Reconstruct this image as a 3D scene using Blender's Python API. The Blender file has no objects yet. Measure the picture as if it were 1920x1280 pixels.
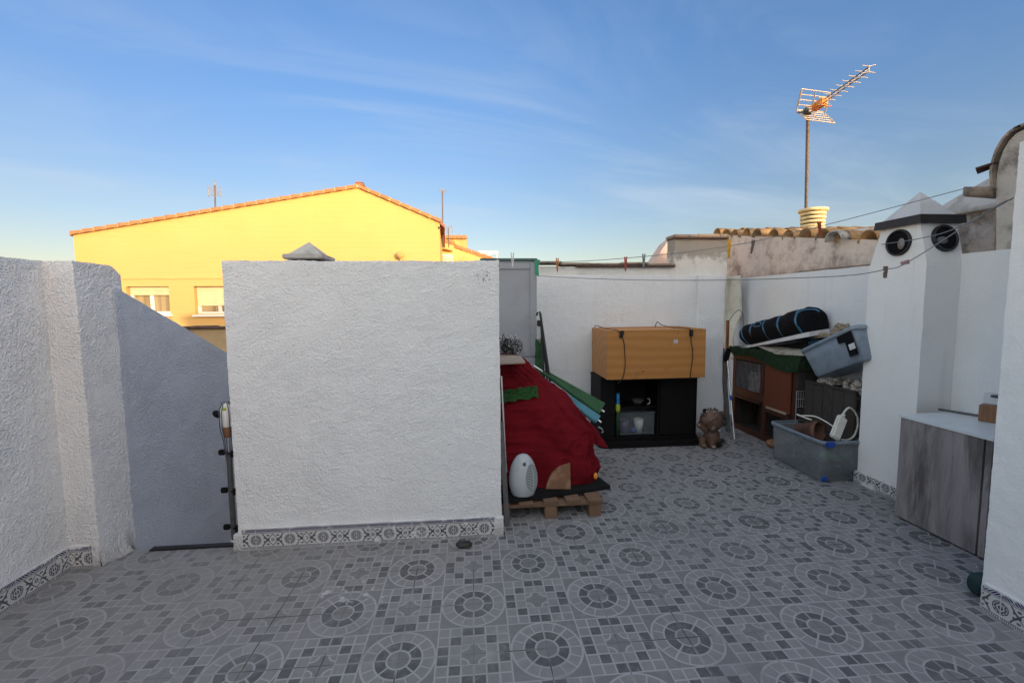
import bpy, bmesh, math, random
from mathutils import Vector, Matrix, noise
random.seed(7)
R = math.radians
sc = bpy.context.scene
col = sc.collection

# ------------------------------------------------------------------ camera
F, YAW, PITCH, ROLL, H = 822.93, 0.0878461, -0.0839979, -0.0083736, 1.56257
FW = Vector((math.sin(YAW) * math.cos(PITCH), math.cos(YAW) * math.cos(PITCH), math.sin(PITCH)))
r0 = Vector((math.cos(YAW), -math.sin(YAW), 0)); u0 = r0.cross(FW)
RT = r0 * math.cos(ROLL) + u0 * math.sin(ROLL)
UP = u0 * math.cos(ROLL) - r0 * math.sin(ROLL)
CAM = Vector((0, 0, H))
cd = bpy.data.cameras.new('camera'); cam = bpy.data.objects.new('camera', cd); col.objects.link(cam)
cd.sensor_width = 36; cd.lens = F / 1920 * 36; cd.clip_start = 0.02; cd.clip_end = 3000
m = Matrix.Identity(4)
for i in range(3):
    m[i][0] = RT[i]; m[i][1] = UP[i]; m[i][2] = -FW[i]; m[i][3] = CAM[i]
cam.matrix_world = m
sc.camera = cam

def at(px, py, x=None, y=None, z=None):
    """survey helper: where the sight line of a measured picture point meets a real plane x=, y= or z="""
    d = FW + RT * ((px - 960) / F) + UP * ((640 - py) / F)
    if x is not None: t = x / d.x
    elif y is not None: t = y / d.y
    else: t = (z - H) / d.z
    return CAM + d * t

# ------------------------------------------------------------------ node helpers
class E:
    """tiny expression builder over Math nodes"""
    nt = None
    def __init__(s, v): s.v = v
    @staticmethod
    def op(o, *a, clamp=False):
        n = E.nt.nodes.new('ShaderNodeMath'); n.operation = o; n.use_clamp = clamp
        for i, x in enumerate(a):
            x = x.v if isinstance(x, E) else x
            if isinstance(x, (int, float)): n.inputs[i].default_value = x
            else: E.nt.links.new(x, n.inputs[i])
        return E(n.outputs[0])
    def __add__(s, o): return E.op('ADD', s, o)
    __radd__ = __add__
    def __sub__(s, o): return E.op('SUBTRACT', s, o)
    def __rsub__(s, o): return E.op('SUBTRACT', o, s)
    def __mul__(s, o): return E.op('MULTIPLY', s, o)
    __rmul__ = __mul__
    def __truediv__(s, o): return E.op('DIVIDE', s, o)
def eabs(a): return E.op('ABSOLUTE', a)
def emin(a, b): return E.op('MINIMUM', a, b)
def emax(a, b): return E.op('MAXIMUM', a, b)
def emax_(*l):
    r = l[0]
    for x in l[1:]: r = emax(r, x)
    return r
def lt(a, b): return E.op('LESS_THAN', a, b)
def gt(a, b): return E.op('GREATER_THAN', a, b)
def emod(a, b): return E.op('FLOORED_MODULO', a, b)
def eround(a): return E.op('ROUND', a)
def efloor(a): return E.op('FLOOR', a)
def esqrt(a): return E.op('SQRT', a)
def esin(a): return E.op('SINE', a)
def ecos(a): return E.op('COSINE', a)
def smooth(a, lo, hi):
    n = E.nt.nodes.new('ShaderNodeMapRange'); n.interpolation_type = 'SMOOTHSTEP'
    E.nt.links.new(a.v, n.inputs[0]); n.inputs[1].default_value = lo; n.inputs[2].default_value = hi
    return E(n.outputs[0])
def line(d, w): return lt(eabs(d), w)           # 1 inside a line of half width w

def coords(nt, kind='Object', scale=(1, 1, 1)):
    tc = nt.nodes.new('ShaderNodeTexCoord')
    if scale == (1, 1, 1): return tc.outputs[kind]
    mp = nt.nodes.new('ShaderNodeMapping'); mp.inputs['Scale'].default_value = scale
    nt.links.new(tc.outputs[kind], mp.inputs[0]); return mp.outputs[0]
def tnoise(nt, vec, scale, detail=4, rough=.55, dist=0):
    n = nt.nodes.new('ShaderNodeTexNoise'); n.inputs['Scale'].default_value = scale
    n.inputs['Detail'].default_value = detail; n.inputs['Roughness'].default_value = rough
    n.inputs['Distortion'].default_value = dist
    nt.links.new(vec, n.inputs['Vector']); return E(n.outputs[0])
def tvor(nt, vec, scale, feature='F1'):
    n = nt.nodes.new('ShaderNodeTexVoronoi'); n.inputs['Scale'].default_value = scale; n.feature = feature
    nt.links.new(vec, n.inputs['Vector']); return E(n.outputs['Distance'])
def mixc(nt, fac, a, b, mode='MIX'):
    n = nt.nodes.new('ShaderNodeMix'); n.data_type = 'RGBA'; n.blend_type = mode
    for sock, x in ((n.inputs[0], fac), (n.inputs[6], a), (n.inputs[7], b)):
        if isinstance(x, E): x = x.v
        if isinstance(x, (int, float)): sock.default_value = x
        elif isinstance(x, (tuple, list)): sock.default_value = (*x[:3], 1)
        else: nt.links.new(x, sock)
    return n.outputs[2]
def bump(nt, h, strength=.5, dist=.01, normal=None):
    n = nt.nodes.new('ShaderNodeBump'); n.inputs['Strength'].default_value = strength
    n.inputs['Distance'].default_value = dist
    nt.links.new(h.v if isinstance(h, E) else h, n.inputs['Height'])
    if normal is not None: nt.links.new(normal, n.inputs['Normal'])
    return n.outputs[0]
def newmat(name):
    mt = bpy.data.materials.new(name); mt.use_nodes = True
    nt = mt.node_tree; bs = nt.nodes['Principled BSDF']; E.nt = nt
    return mt, nt, bs
def S(c):  # sRGB 0-255 to linear
    return tuple(((v / 255) / 12.92 if v / 255 < .04045 else ((v / 255 + .055) / 1.055) ** 2.4) for v in c)

def mat(name, c, rough=.7, var=.25, scale=8, c2=None, bmp=0, bscale=60, stretch=(1, 1, 1), metal=0, spec=.4, alpha=1, c2f=(.45, .65), bdist=.004, sheen=0):
    mt, nt, bs = newmat(name)
    v = coords(nt, 'Object', stretch)
    n = tnoise(nt, v, scale, 6, .6)
    c2 = c2 or tuple(x * (1 - var) for x in c)
    f = smooth(n, *c2f) if c2f else n
    cc = mixc(nt, f, c, c2)
    n2 = tnoise(nt, v, scale * 9, 3)
    cc = mixc(nt, (n2 - .5) * var, cc, tuple(x * .3 for x in c))
    nt.links.new(cc, bs.inputs['Base Color'])
    bs.inputs['Roughness'].default_value = rough; bs.inputs['Metallic'].default_value = metal
    bs.inputs['Specular IOR Level'].default_value = spec
    if sheen: bs.inputs['Sheen Weight'].default_value = sheen
    if alpha < 1: bs.inputs['Alpha'].default_value = alpha
    if bmp:
        nt.links.new(bump(nt, tnoise(nt, v, bscale, 4), bmp, bdist), bs.inputs['Normal'])
    return mt

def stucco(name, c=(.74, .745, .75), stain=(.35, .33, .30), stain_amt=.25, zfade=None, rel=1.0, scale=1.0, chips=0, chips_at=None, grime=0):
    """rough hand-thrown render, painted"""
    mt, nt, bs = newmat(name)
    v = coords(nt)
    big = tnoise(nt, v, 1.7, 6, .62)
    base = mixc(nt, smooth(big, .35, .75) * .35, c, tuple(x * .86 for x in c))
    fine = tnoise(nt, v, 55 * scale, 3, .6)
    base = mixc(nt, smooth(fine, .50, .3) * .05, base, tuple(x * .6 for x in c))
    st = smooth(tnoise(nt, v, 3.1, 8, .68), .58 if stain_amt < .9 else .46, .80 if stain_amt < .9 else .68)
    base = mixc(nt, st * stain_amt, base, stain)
    if zfade:                                # weathering band near a height
        sp = nt.nodes.new('ShaderNodeSeparateXYZ'); nt.links.new(v, sp.inputs[0])
        z = E(sp.outputs[2]) + (tnoise(nt, v, 9, 6, .7) - .5) * zfade[2]
        base = mixc(nt, smooth(z, zfade[0], zfade[1]) * zfade[3], base, stain)
    if chips:
        ch = gt(tnoise(nt, v, 38, 4, .7), .66) * gt(tnoise(nt, v, 2.3, 2), .68)
        if chips_at:
            sp = nt.nodes.new('ShaderNodeSeparateXYZ'); nt.links.new(v, sp.inputs[0])
            dx, dz = E(sp.outputs[0]) - chips_at[0], E(sp.outputs[2]) - chips_at[1]
            ch = emax(ch, gt(tnoise(nt, v, 48, 4, .7), .60) * gt(tnoise(nt, v, 9, 2) + smooth(esqrt(dx * dx * .5 + dz * dz * 3), .16, .02) * .3, .74))
        base = mixc(nt, ch * chips, base, (.05, .05, .055))
    streak = smooth(tnoise(nt, coords(nt, 'Object', (9, 9, .7)), 1.3, 5, .6), .56, .78)
    base = mixc(nt, streak * .16, base, stain)
    if grime:
        sp = nt.nodes.new('ShaderNodeSeparateXYZ'); nt.links.new(v, sp.inputs[0])
        z = E(sp.outputs[2]) + (tnoise(nt, v, 12, 6, .7) - .5) * .22
        base = mixc(nt, smooth(z, .16, -.03) * grime, base, (.27, .26, .245))
    nt.links.new(base, bs.inputs['Base Color'])
    bs.inputs['Roughness'].default_value = .9; bs.inputs['Specular IOR Level'].default_value = .15
    patch = smooth(tnoise(nt, v, 2.6, 3), .30, .68)          # thicker and thinner throws
    h = (smooth(tvor(nt, v, 68 * scale), .62, .08) * .55 + smooth(tvor(nt, v, 112 * scale), .6, .1) * .35) * (patch * .6 + .5) + tnoise(nt, v, 170 * scale, 2, .5) * .35
    nt.links.new(bump(nt, h, min(1.0, .9 * rel), .0052 * max(1.0, rel)), bs.inputs['Normal'])
    return mt

# ------------------------------------------------------------------ mesh helpers
class MB:
    def __init__(s): s.v = []; s.f = []; s.sm = []
    def add(s, vs, fs, smooth=False):
        o = len(s.v); s.v += [Vector(p) for p in vs]
        for f in fs: s.f.append([i + o for i in f]); s.sm.append(smooth)
        return s
    def box(s, a, b, M=None):
        (x0, y0, z0), (x1, y1, z1) = a, b
        vs = [Vector(p) for p in ((x0, y0, z0), (x1, y0, z0), (x1, y1, z0), (x0, y1, z0), (x0, y0, z1), (x1, y0, z1), (x1, y1, z1), (x0, y1, z1))]
        if M: vs = [M @ p for p in vs]
        return s.add(vs, [(3, 2, 1, 0), (4, 5, 6, 7), (0, 1, 5, 4), (1, 2, 6, 5), (2, 3, 7, 6), (3, 0, 4, 7)])
    def bbox(s, a, b, c=.006, M=None):
        """box with small chamfers"""
        bm = bmesh.new(); mm = Matrix.Translation((Vector(a) + Vector(b)) / 2)
        bmesh.ops.create_cube(bm, size=1)
        for v in bm.verts:
            for i in range(3): v.co[i] *= (b[i] - a[i])
        bmesh.ops.bevel(bm, geom=bm.edges[:], offset=c, segments=2, affect='EDGES')
        bmesh.ops.transform(bm, matrix=mm, verts=bm.verts)
        if M: bmesh.ops.transform(bm, matrix=M, verts=bm.verts)
        bm.verts.index_update()
        s.add([v.co.copy() for v in bm.verts], [[v.index for v in f.verts] for f in bm.faces]); bm.free(); return s
    def tube(s, pts, rad, n=8, cap=True, smooth=True):
        pts = [Vector(p) for p in pts]; rs = rad if isinstance(rad, (list, tuple)) else [rad] * len(pts)
        vs = []; up = None
        for i, p in enumerate(pts):
            t = (pts[min(i + 1, len(pts) - 1)] - pts[max(i - 1, 0)]).normalized()
            if up is None: up = Vector((0, 0, 1)) if abs(t.z) < .9 else Vector((1, 0, 0))
            a = t.cross(up); a.normalize(); b = a.cross(t); up = b
            for k in range(n):
                w = 2 * math.pi * k / n
                vs.append(p + (a * math.cos(w) + b * math.sin(w)) * rs[i])
        fs = []
        for i in range(len(pts) - 1):
            for k in range(n):
                fs.append((i * n + k, i * n + (k + 1) % n, (i + 1) * n + (k + 1) % n, (i + 1) * n + k))
        s.add(vs, fs, smooth)
        if cap: s.add(vs[:n], [tuple(range(n - 1, -1, -1))]); s.add(vs[-n:], [tuple(range(n))])
        return s
    def lathe(s, prof, M=None, n=20, smooth=True):
        """profile (radius, height) around local z"""
        vs = []
        for rr, z in prof:
            for k in range(n):
                w = 2 * math.pi * k / n; vs.append(Vector((rr * math.cos(w), rr * math.sin(w), z)))
        if M: vs = [M @ v for v in vs]
        fs = []
        for i in range(len(prof) - 1):
            for k in range(n): fs.append((i * n + k, i * n + (k + 1) % n, (i + 1) * n + (k + 1) % n, (i + 1) * n + k))
        s.add(vs, fs, smooth)
        if prof[0][0] > 1e-5: s.add(vs[:n], [tuple(range(n - 1, -1, -1))])
        if prof[-1][0] > 1e-5: s.add(vs[-n:], [tuple(range(n))])
        return s
    def ball(s, c, r, n=16, M=None):
        r = (r, r, r) if isinstance(r, (int, float)) else r
        MM = Matrix.Translation(Vector(c)) @ (M or Matrix.Identity(4)) @ Matrix.Diagonal((*r, 1))
        k = n // 2
        return s.lathe([(max(math.sin(math.pi * i / k), 1e-6), -math.cos(math.pi * i / k)) for i in range(k + 1)], MM, n)
    def prism(s, poly, d):
        """planar polygon (3-D points) pushed along vector d"""
        p = [Vector(q) for q in poly]; n = len(p); d = Vector(d)
        s.add(p + [q + d for q in p], [tuple(range(n - 1, -1, -1)), tuple(range(n, 2 * n))] + [(i, (i + 1) % n, n + (i + 1) % n, n + i) for i in range(n)])
        return s
    def panel(s, o, u, v, nu, nv, fn=None, smooth=True):
        o, u, v = Vector(o), Vector(u), Vector(v); vs = []
        for j in range(nv + 1):
            for i in range(nu + 1):
                p = o + u * (i / nu) + v * (j / nv); vs.append(fn(p) if fn else p)
        w = nu + 1
        return s.add(vs, [(j * w + i, j * w + i + 1, (j + 1) * w + i + 1, (j + 1) * w + i) for j in range(nv) for i in range(nu)], smooth)
    def build(s, name, mt, parent=None, loc=None, fixn=False):
        me = bpy.data.meshes.new(name); base = Vector(loc) if loc is not None else Vector()
        if parent is not None:
            q = parent
            while q is not None: base = base + q.location; q = q.parent
        me.from_pydata([p - base for p in s.v], [], s.f)
        me.polygons.foreach_set('use_smooth', s.sm)
        me.validate()
        if fixn:
            bm = bmesh.new(); bm.from_mesh(me); bmesh.ops.recalc_face_normals(bm, faces=bm.faces); bm.to_mesh(me); bm.free()
        me.materials.append(mt)
        o = bpy.data.objects.new(name, me); col.objects.link(o)
        if parent is not None: o.parent = parent
        if loc is not None: o.location = loc
        return o

def thing(name, label, cat, loc=(0, 0, 0), group=None):
    o = bpy.data.objects.new(name, None); col.objects.link(o); o.location = loc
    o.empty_display_size = .1
    return tag(o, label, cat, group)
def tag(o, label, cat, group=None):
    o['label'] = label; o['category'] = cat
    if group: o['group'] = group
    return o
def struct(o): o['kind'] = 'structure'; return o
def kids(o): return [c for c in bpy.data.objects if c.parent == o]
def copy_tree(o, loc, label=None, parent=None):
    c = o.copy(); col.objects.link(c)
    if parent is not None: c.parent = parent
    else: c.location = loc
    if label: c['label'] = label
    for ch in kids(o): copy_tree(ch, None, None, c)
    return c

def rough_fn(amp, fr=58.0, amp2=.0, fr2=5.0):
    amp *= .5; amp2 *= .9
    def f(p):
        d = noise.noise_vector(p * fr) * amp + noise.noise_vector(p * fr * 2.3) * (amp * .45)
        d += noise.noise_vector(p * 17.0) * (amp * 1.1)
        if amp2: d += noise.noise_vector(p * fr2) * amp2
        return p + d
    return f
def sstep(x, a, c): x = max(0, min(1, (x - a) / (c - a))); return x * x * (3 - 2 * x)
def roughcast(p):
    """height of hand-thrown render: flat trowelled plateaus, small ridges and torn edges"""
    q = p + noise.noise_vector(p * 21) * .008
    a = sstep(noise.noise(q * 47), -.25, .22); c = sstep(noise.noise(q * 88 + Vector((7, 1, 3))), -.3, .3)
    k = .55 + .45 * sstep(noise.noise(p * 2.3 + Vector((2, 9, 4))), -.35, .4)
    return (a * .0006 + c * .0012) * k + noise.noise(p * 9) * .0018
def rough_box(mb, a, b, step, amp=.004, faces='xXyYZ', coarse=None, amp2=.004, top=None, cast=0):
    """box with hand-plastered uneven faces; capital letters are the + sides"""
    (x0, y0, z0), (x1, y1, z1) = a, b; f0 = rough_fn(amp * (.8 if cast else 1), amp2=amp2)
    lo, hi = a, b
    def shape(nrm):
        ax = [i for i in range(3) if not nrm[i]]; nv = Vector(nrm)
        def f(p):
            q = Vector((p.x, p.y, z0 + (p.z - z0) * (top(p) - z0) / (z1 - z0))) if top else p
            o = f0(q)
            if cast:
                e = min(min(p[i] - lo[i], hi[i] - p[i]) for i in ax)
                o = o + nv * (roughcast(q) * cast * max(0, min(1, e / .010)))
            return o
        return f
    n = lambda L: max(1, int(round(L / step)))
    X, Y, Z = x1 - x0, y1 - y0, z1 - z0
    if 'y' in faces: mb.panel((x0, y0, z0), (X, 0, 0), (0, 0, Z), n(X), n(Z), shape((0, -1, 0)))
    if 'Y' in faces: mb.panel((x1, y1, z0), (-X, 0, 0), (0, 0, Z), n(X), n(Z), shape((0, 1, 0)))
    if 'x' in faces: mb.panel((x0, y1, z0), (0, -Y, 0), (0, 0, Z), n(Y), n(Z), shape((-1, 0, 0)))
    if 'X' in faces: mb.panel((x1, y0, z0), (0, Y, 0), (0, 0, Z), n(Y), n(Z), shape((1, 0, 0)))
    if 'Z' in faces: mb.panel((x0, y0, z1), (X, 0, 0), (0, Y, 0), n(X), n(Y), shape((0, 0, 1)))
    return mb

# ------------------------------------------------------------------ materials
TS, OX, OY = .333, .31247, 1.85780
def floor_material():
    mt, nt, bs = newmat('patterned floor tiles')
    v = coords(nt)
    sp = nt.nodes.new('ShaderNodeSeparateXYZ'); nt.links.new(v, sp.inputs[0])
    px = (E(sp.outputs[0]) - OX) / TS; py = (E(sp.outputs[1]) - OY) / TS
    ix, iy = eround(px), eround(py); qx, qy = px - ix, py - iy
    circ = lt(emod(ix + iy, 2.0), .5)
    r = esqrt(qx * qx + qy * qy)
    ang = E.op('ARCTAN2', qy, qx) / (2 * math.pi)
    s8 = emod(ang * 8 + .5, 1.0) - .5; s16 = emod(ang * 16 + .5, 1.0) - .5
    arc8 = eabs(s8) * r * (2 * math.pi / 8); arc16 = eabs(s16) * r * (2 * math.pi / 16)
    # circle cells
    white_c = emax_(line(r - .485, .014), line(r - .315, .013), line(r - .155, .014),
                    lt(arc8, .013) * gt(r, .155) * lt(r, .485), lt(arc16, .009) * gt(r, .315) * lt(r, .485))
    dark_c = gt(r, .155) * lt(r, .315)
    ring_c = gt(r, .315) * lt(r, .485)
    # mosaic cells, 6 x 6 squares, dark ones on a diamond, small star in the middle
    ax, ay = eabs(qx) * 6, eabs(qy) * 6
    cx, cy = efloor(ax), efloor(ay)
    dark_m = line(cx + cy - 2, .1)
    gx, gy = emod(ax + .5, 1.0) - .5, emod(ay + .5, 1.0) - .5
    inner = lt(emax(ax, ay), .999)
    rr = esqrt((ax - 1) * (ax - 1) + (ay - 1) * (ay - 1))
    star = inner * gt(rr, .62)
    white_m = emax_(lt(emin(eabs(gx), eabs(gy)), .075) * (1 - inner), inner * line(rr - .62, .075), line(emax(ax, ay) - 1, .05) * 0)
    border = gt(emax(eabs(qx), eabs(qy)), .491)
    white = emax(border, circ * white_c + (1 - circ) * white_m)
    dark = circ * dark_c + (1 - circ) * dark_m
    light = circ * ring_c + (1 - circ) * (1 - star)
    mid, lgt, drk, wht = (.182, .178, .179), (.232, .227, .227), (.068, .067, .072), (.39, .386, .388)
    c = mixc(nt, light, mid, lgt); c = mixc(nt, dark, c, drk)
    wear = tnoise(nt, v, 2.2, 6, .65)
    wn_ = nt.nodes.new('ShaderNodeTexWhiteNoise'); wn_.noise_dimensions = '2D'; cbn = nt.nodes.new('ShaderNodeCombineXYZ')
    nt.links.new(efloor(px).v, cbn.inputs[0]); nt.links.new(efloor(py).v, cbn.inputs[1]); nt.links.new(cbn.outputs[0], wn_.inputs['Vector'])
    c = mixc(nt, E(wn_.outputs[0]) * .22, c, (.11, .108, .108))
    c = mixc(nt, white * smooth(wear, .25, .5) * .85, c, wht)
    # grain, traffic dirt, tile joints, paint drips
    g = tnoise(nt, v, 260, 3, .7)
    c = mixc(nt, smooth(g, .35, .7) * .32, c, (.16, .16, .17))
    tone = tnoise(nt, v, 23, 5, .6)
    c = mixc(nt, smooth(tone, .4, .7) * .16, c, (.36, .36, .37))
    dirt = tnoise(nt, v, 1.1, 8, .66)
    c = mixc(nt, smooth(dirt, .48, .72) * .5, c, (.13, .13, .135))
    lim = tnoise(nt, v, 4.3, 8, .72, .4)
    c = mixc(nt, smooth(lim, .56, .76) * .55, c, (.42, .42, .41))
    film = smooth(tnoise(nt, v, .9, 7, .66) + smooth(E(sp.outputs[0]), .4, -2.2) * .22 - smooth(E(sp.outputs[1]), 2.2, 1.4) * .06, .46, .74)
    c = mixc(nt, film * .50, c, (.245, .24, .234))
    jx, jy = qx, qy
    jn = smooth(tnoise(nt, v, 1.6, 3), .50, .58)
    joint = emax(lt(eabs(jx), .0085), lt(eabs(jy), .0085))
    c = mixc(nt, joint * (jn * .72 + .20), c, (.035, .035, .037))
    # white paint drips near the stairwell wall
    X, Y = E(sp.outputs[0]), E(sp.outputs[1])
    dx, dy = X + .66, Y - 2.36
    near = smooth(esqrt(dx * dx * .45 + dy * dy * 1.6), .42, .05)
    drip = smooth(tnoise(nt, v, 13, 5, .62) + near * .16, .70, .80)
    c = mixc(nt, drip * near * .62, c, (.55, .55, .56))
    spk = gt(tnoise(nt, v, 70, 2, .5), .785)
    c = mixc(nt, spk * .8, c, (.03, .03, .03))
    nt.links.new(c, bs.inputs['Base Color'])
    ro = mixc(nt, smooth(dirt, .4, .7), (.55, .55, .55), (.8, .8, .8))
    nt.links.new(ro, bs.inputs['Roughness']); bs.inputs['Specular IOR Level'].default_value = .35
    h = (1 - white) * .4 + g * .35 - joint * .8
    nt.links.new(bump(nt, h, .35, .003), bs.inputs['Normal'])
    return mt

def skirting_material(worn=.5):
    """blue and black patterned skirting tiles, partly painted over"""
    mt, nt, bs = newmat('patterned skirting tile')
    v = coords(nt)
    sp = nt.nodes.new('ShaderNodeSeparateXYZ'); nt.links.new(v, sp.inputs[0])
    along = E(sp.outputs[0]) + E(sp.outputs[1]); z = E(sp.outputs[2]) / .14
    wob = tnoise(nt, v, 60, 2) - .5
    t = along / .21; u = emod(t, 1.0) - .5; au = eabs(u)
    zz = (z - .16) / .60 - .5                     # ornament band -.5..+.5
    az = eabs(zz)
    U, Z = au * .21, zz * .084                    # metres
    r0 = esqrt(U * U + Z * Z)
    W = .105 - U; r1 = esqrt(W * W + Z * Z)       # rosette on the joint
    a0 = E.op('ARCTAN2', Z, U); a1 = E.op('ARCTAN2', Z, W)
    fl = lt(r0, .0105 + .004 * ecos(a0 * 8)) * gt(r0, .004)
    ros = emax_(lt(r1, .011), line(r1 - (.021 + .0025 * ecos(a1 * 10)), .0045), line(r1 - .031, .0024))
    curve = line(az - (.46 - .46 * ecos((au - .12) * 9.0) * .98), .085) * gt(au, .10)
    dia = line(U + eabs(Z) * .9 - .034, .0034)
    lU, lZ = U - .030, eabs(Z) - .029
    leaf = lt(esqrt(lU * lU * .6 + lZ * lZ * 1.8), .0075)
    lU2, lZ2 = U - .052, eabs(Z) - .012
    leaf2 = lt(esqrt(lU2 * lU2 + lZ2 * lZ2), .0055)
    orn = emax_(fl, ros, curve, dia, leaf, leaf2) * lt(az, .5)
    dots = line(z - .085, .028) * gt(esin(along * 700), -.2) + line(z - .135, .012) + line(z - .035, .010)
    rule = line(z - .785, .012)
    band = gt(z, .825) * lt(z, .975)
    hat = gt(esin((z * .14 + (1 - 2 * gt(u, 0)) * along) * 420), -.62)
    blk = emin(emax_(orn, dots, rule), 1.0)
    wn = tnoise(nt, v, 26, 6, .7)
    wn2 = tnoise(nt, v, 5, 3)
    c = mixc(nt, smooth(wn2, .4, .6) * .3, (.55, .55, .55), (.45, .45, .44))
    c = mixc(nt, blk * smooth(wn + wob * .1, .34, .42) * .92, c, (.022, .022, .038))
    c = mixc(nt, band * hat * smooth(wn, .36, .42), c, (.022, .02, .085))
    c = mixc(nt, lt(.5 - au, .010), c, (.52, .52, .52))
    # wall paint lapped over the top edge
    lap = smooth(z + (tnoise(nt, v, 14, 6, .7) - .5) * .7 + (wn2 - .5) * .5, .98, 1.06) + smooth(wn + (wn2 - .5), .76 - .1 * worn, .84 - .1 * worn)
    c = mixc(nt, emin(lap, 1.0) * .92, c, (.66, .67, .68))
    nt.links.new(c, bs.inputs['Base Color'])
    bs.inputs['Roughness'].default_value = .45
    nt.links.new(bump(nt, wn, .25, .004), bs.inputs['Normal'])
    return mt

M = {}
M['floor'] = floor_material()
M['skirt'] = skirting_material()
M['skirt_worn'] = skirting_material(2.0)
M['stucco'] = stucco('white stucco', chips=.7, grime=.75, rel=1.7)
M['stucco_mid'] = stucco('white stucco with chipped corner', chips=.8, chips_at=(.06 + .68, 1.74), grime=.35)
M['stucco_far'] = stucco('white stucco back wall', c=(.70, .71, .725), stain_amt=.12, chips=.5)
M['stucco_top'] = stucco('weathered white stucco', c=(.62, .60, .565), stain=(.20, .18, .15), stain_amt=.6, zfade=(2.02, 2.16, .5, .75), chips=.6)
M['stucco_skytint'] = stucco('stucco tinted for blue skylight', c=(.52, .56, .63), stain_amt=.1, rel=1.9)  # blue cast of the sky-facing side put into the wall colour
M['chim'] = stucco('smooth white render', c=(.76, .76, .755), rel=.35, stain_amt=.14, grime=.6)
M['weather'] = stucco('weathered beige render', c=(.50, .46, .42), stain=(.16, .14, .12), stain_amt=1.0, rel=.6)
M['pink'] = stucco('stained pinkish render', c=(.66, .56, .49), stain=(.26, .19, .16), stain_amt=1.0, rel=.5, zfade=(2.02, 1.86, .35, .55))
M['pinkclean'] = stucco('pale pink render', c=(.56, .43, .38), stain_amt=.15, rel=.4)
M['cap'] = mat('grey cement cap', (.42, .41, .39), .9, .3, 6, bmp=.3, bscale=50)
M['caplight'] = mat('painted cement pyramid', (.50, .50, .51), .85, .15, 6, bmp=.2, bscale=50)
M['blackpaint'] = mat('black gloss paint', (.018, .017, .02), .45, .3, 12)
M['tile_old'] = mat('old mossy roof tile', (.34, .27, .21), .9, .5, 11, c2=(.17, .15, .125), bmp=.5, bscale=40)
M['tile_lit'] = mat('sandy roof tile', (.50, .29, .13), .85, .35, 7, c2=(.24, .17, .11), bmp=.4, bscale=40)
M['tile_dark'] = mat('dark brown coping tile', (.10, .06, .05), .9, .4, 10, bmp=.4)
M['tile_or'] = mat('orange verge tile', (.36, .175, .075), .8, .3, 3, c2=(.29, .135, .055))
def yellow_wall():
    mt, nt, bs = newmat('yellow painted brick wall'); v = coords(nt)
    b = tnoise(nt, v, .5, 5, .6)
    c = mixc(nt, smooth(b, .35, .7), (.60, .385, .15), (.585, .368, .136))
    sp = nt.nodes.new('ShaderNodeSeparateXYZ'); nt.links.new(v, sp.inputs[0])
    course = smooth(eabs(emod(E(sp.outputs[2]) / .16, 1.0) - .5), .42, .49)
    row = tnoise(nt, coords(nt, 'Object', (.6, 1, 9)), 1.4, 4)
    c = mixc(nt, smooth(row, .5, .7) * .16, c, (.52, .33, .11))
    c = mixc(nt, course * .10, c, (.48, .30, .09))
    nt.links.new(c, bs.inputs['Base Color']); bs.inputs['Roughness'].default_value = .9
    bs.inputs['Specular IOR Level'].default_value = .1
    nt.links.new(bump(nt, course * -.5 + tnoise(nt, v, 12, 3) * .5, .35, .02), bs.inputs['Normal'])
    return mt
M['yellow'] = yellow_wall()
M['yellow2'] = mat('yellow render', (.60, .40, .15), .9, .15, 1.2)
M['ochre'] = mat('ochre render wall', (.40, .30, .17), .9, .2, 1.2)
M['white'] = mat('white lacquer', (.80, .78, .72), .5, .05, 3)
M['shutter'] = mat('cream roller shutter', (.66, .55, .34), .6, .08, 3)
M['brick'] = mat('red brick', (.36, .14, .08), .85, .4, 9)
M['farmetal'] = mat('dull antenna metal', (.24, .22, .20), .5, .2, 9)
M['tan'] = mat('tan metal', (.48, .33, .12), .6, .2, 6)
def curtain():
    mt, nt, bs = newmat('striped curtain behind glass'); v = coords(nt, 'Object', (1, 1, .02))
    f = tnoise(nt, v, 9, 3)
    nt.links.new(mixc(nt, smooth(f, .35, .65), (.22, .15, .075), (.36, .28, .16)), bs.inputs['Base Color'])
    bs.inputs['Roughness'].default_value = .25; return mt
M['curtain'] = curtain()
def woodmat(name, c, c2, axis=(1, 8, 8), sc_=2.2, rough=.5, dirt=.25):
    mt, nt, bs = newmat(name); v = coords(nt, 'Object', axis)
    w = nt.nodes.new('ShaderNodeTexWave'); w.wave_type = 'RINGS'; w.inputs['Scale'].default_value = sc_
    w.inputs['Distortion'].default_value = 5.5; w.inputs['Detail'].default_value = 3; w.inputs['Detail Scale'].default_value = 1.1
    nt.links.new(v, w.inputs['Vector'])
    g = tnoise(nt, coords(nt, 'Object', tuple(a * 12 for a in axis)), 1.6, 4, .6)
    cc = mixc(nt, E(w.outputs[1]) * .55 + g * .45, c, c2)
    d = tnoise(nt, coords(nt), 5, 7, .7)
    cc = mixc(nt, smooth(d, .55, .75) * dirt, cc, tuple(x * .25 for x in c))
    nt.links.new(cc, bs.inputs['Base Color']); bs.inputs['Roughness'].default_value = rough
    nt.links.new(bump(nt, g, .15, .002), bs.inputs['Normal'])
    return mt
M['pine'] = woodmat('varnished pine', (.47, .21, .056), (.36, .15, .036), (.55, 2.2, 2.6), 1.3, .5, .3)
M['rawwood'] = woodmat('raw pallet wood', (.21, .125, .075), (.13, .075, .045), (3, 3, 3), 2.5, .85, .5)
M['redwood'] = woodmat('red brown stained wood', (.062, .018, .010), (.04, .011, .007), (2, 2, 6), 2, .6, .3)
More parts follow.
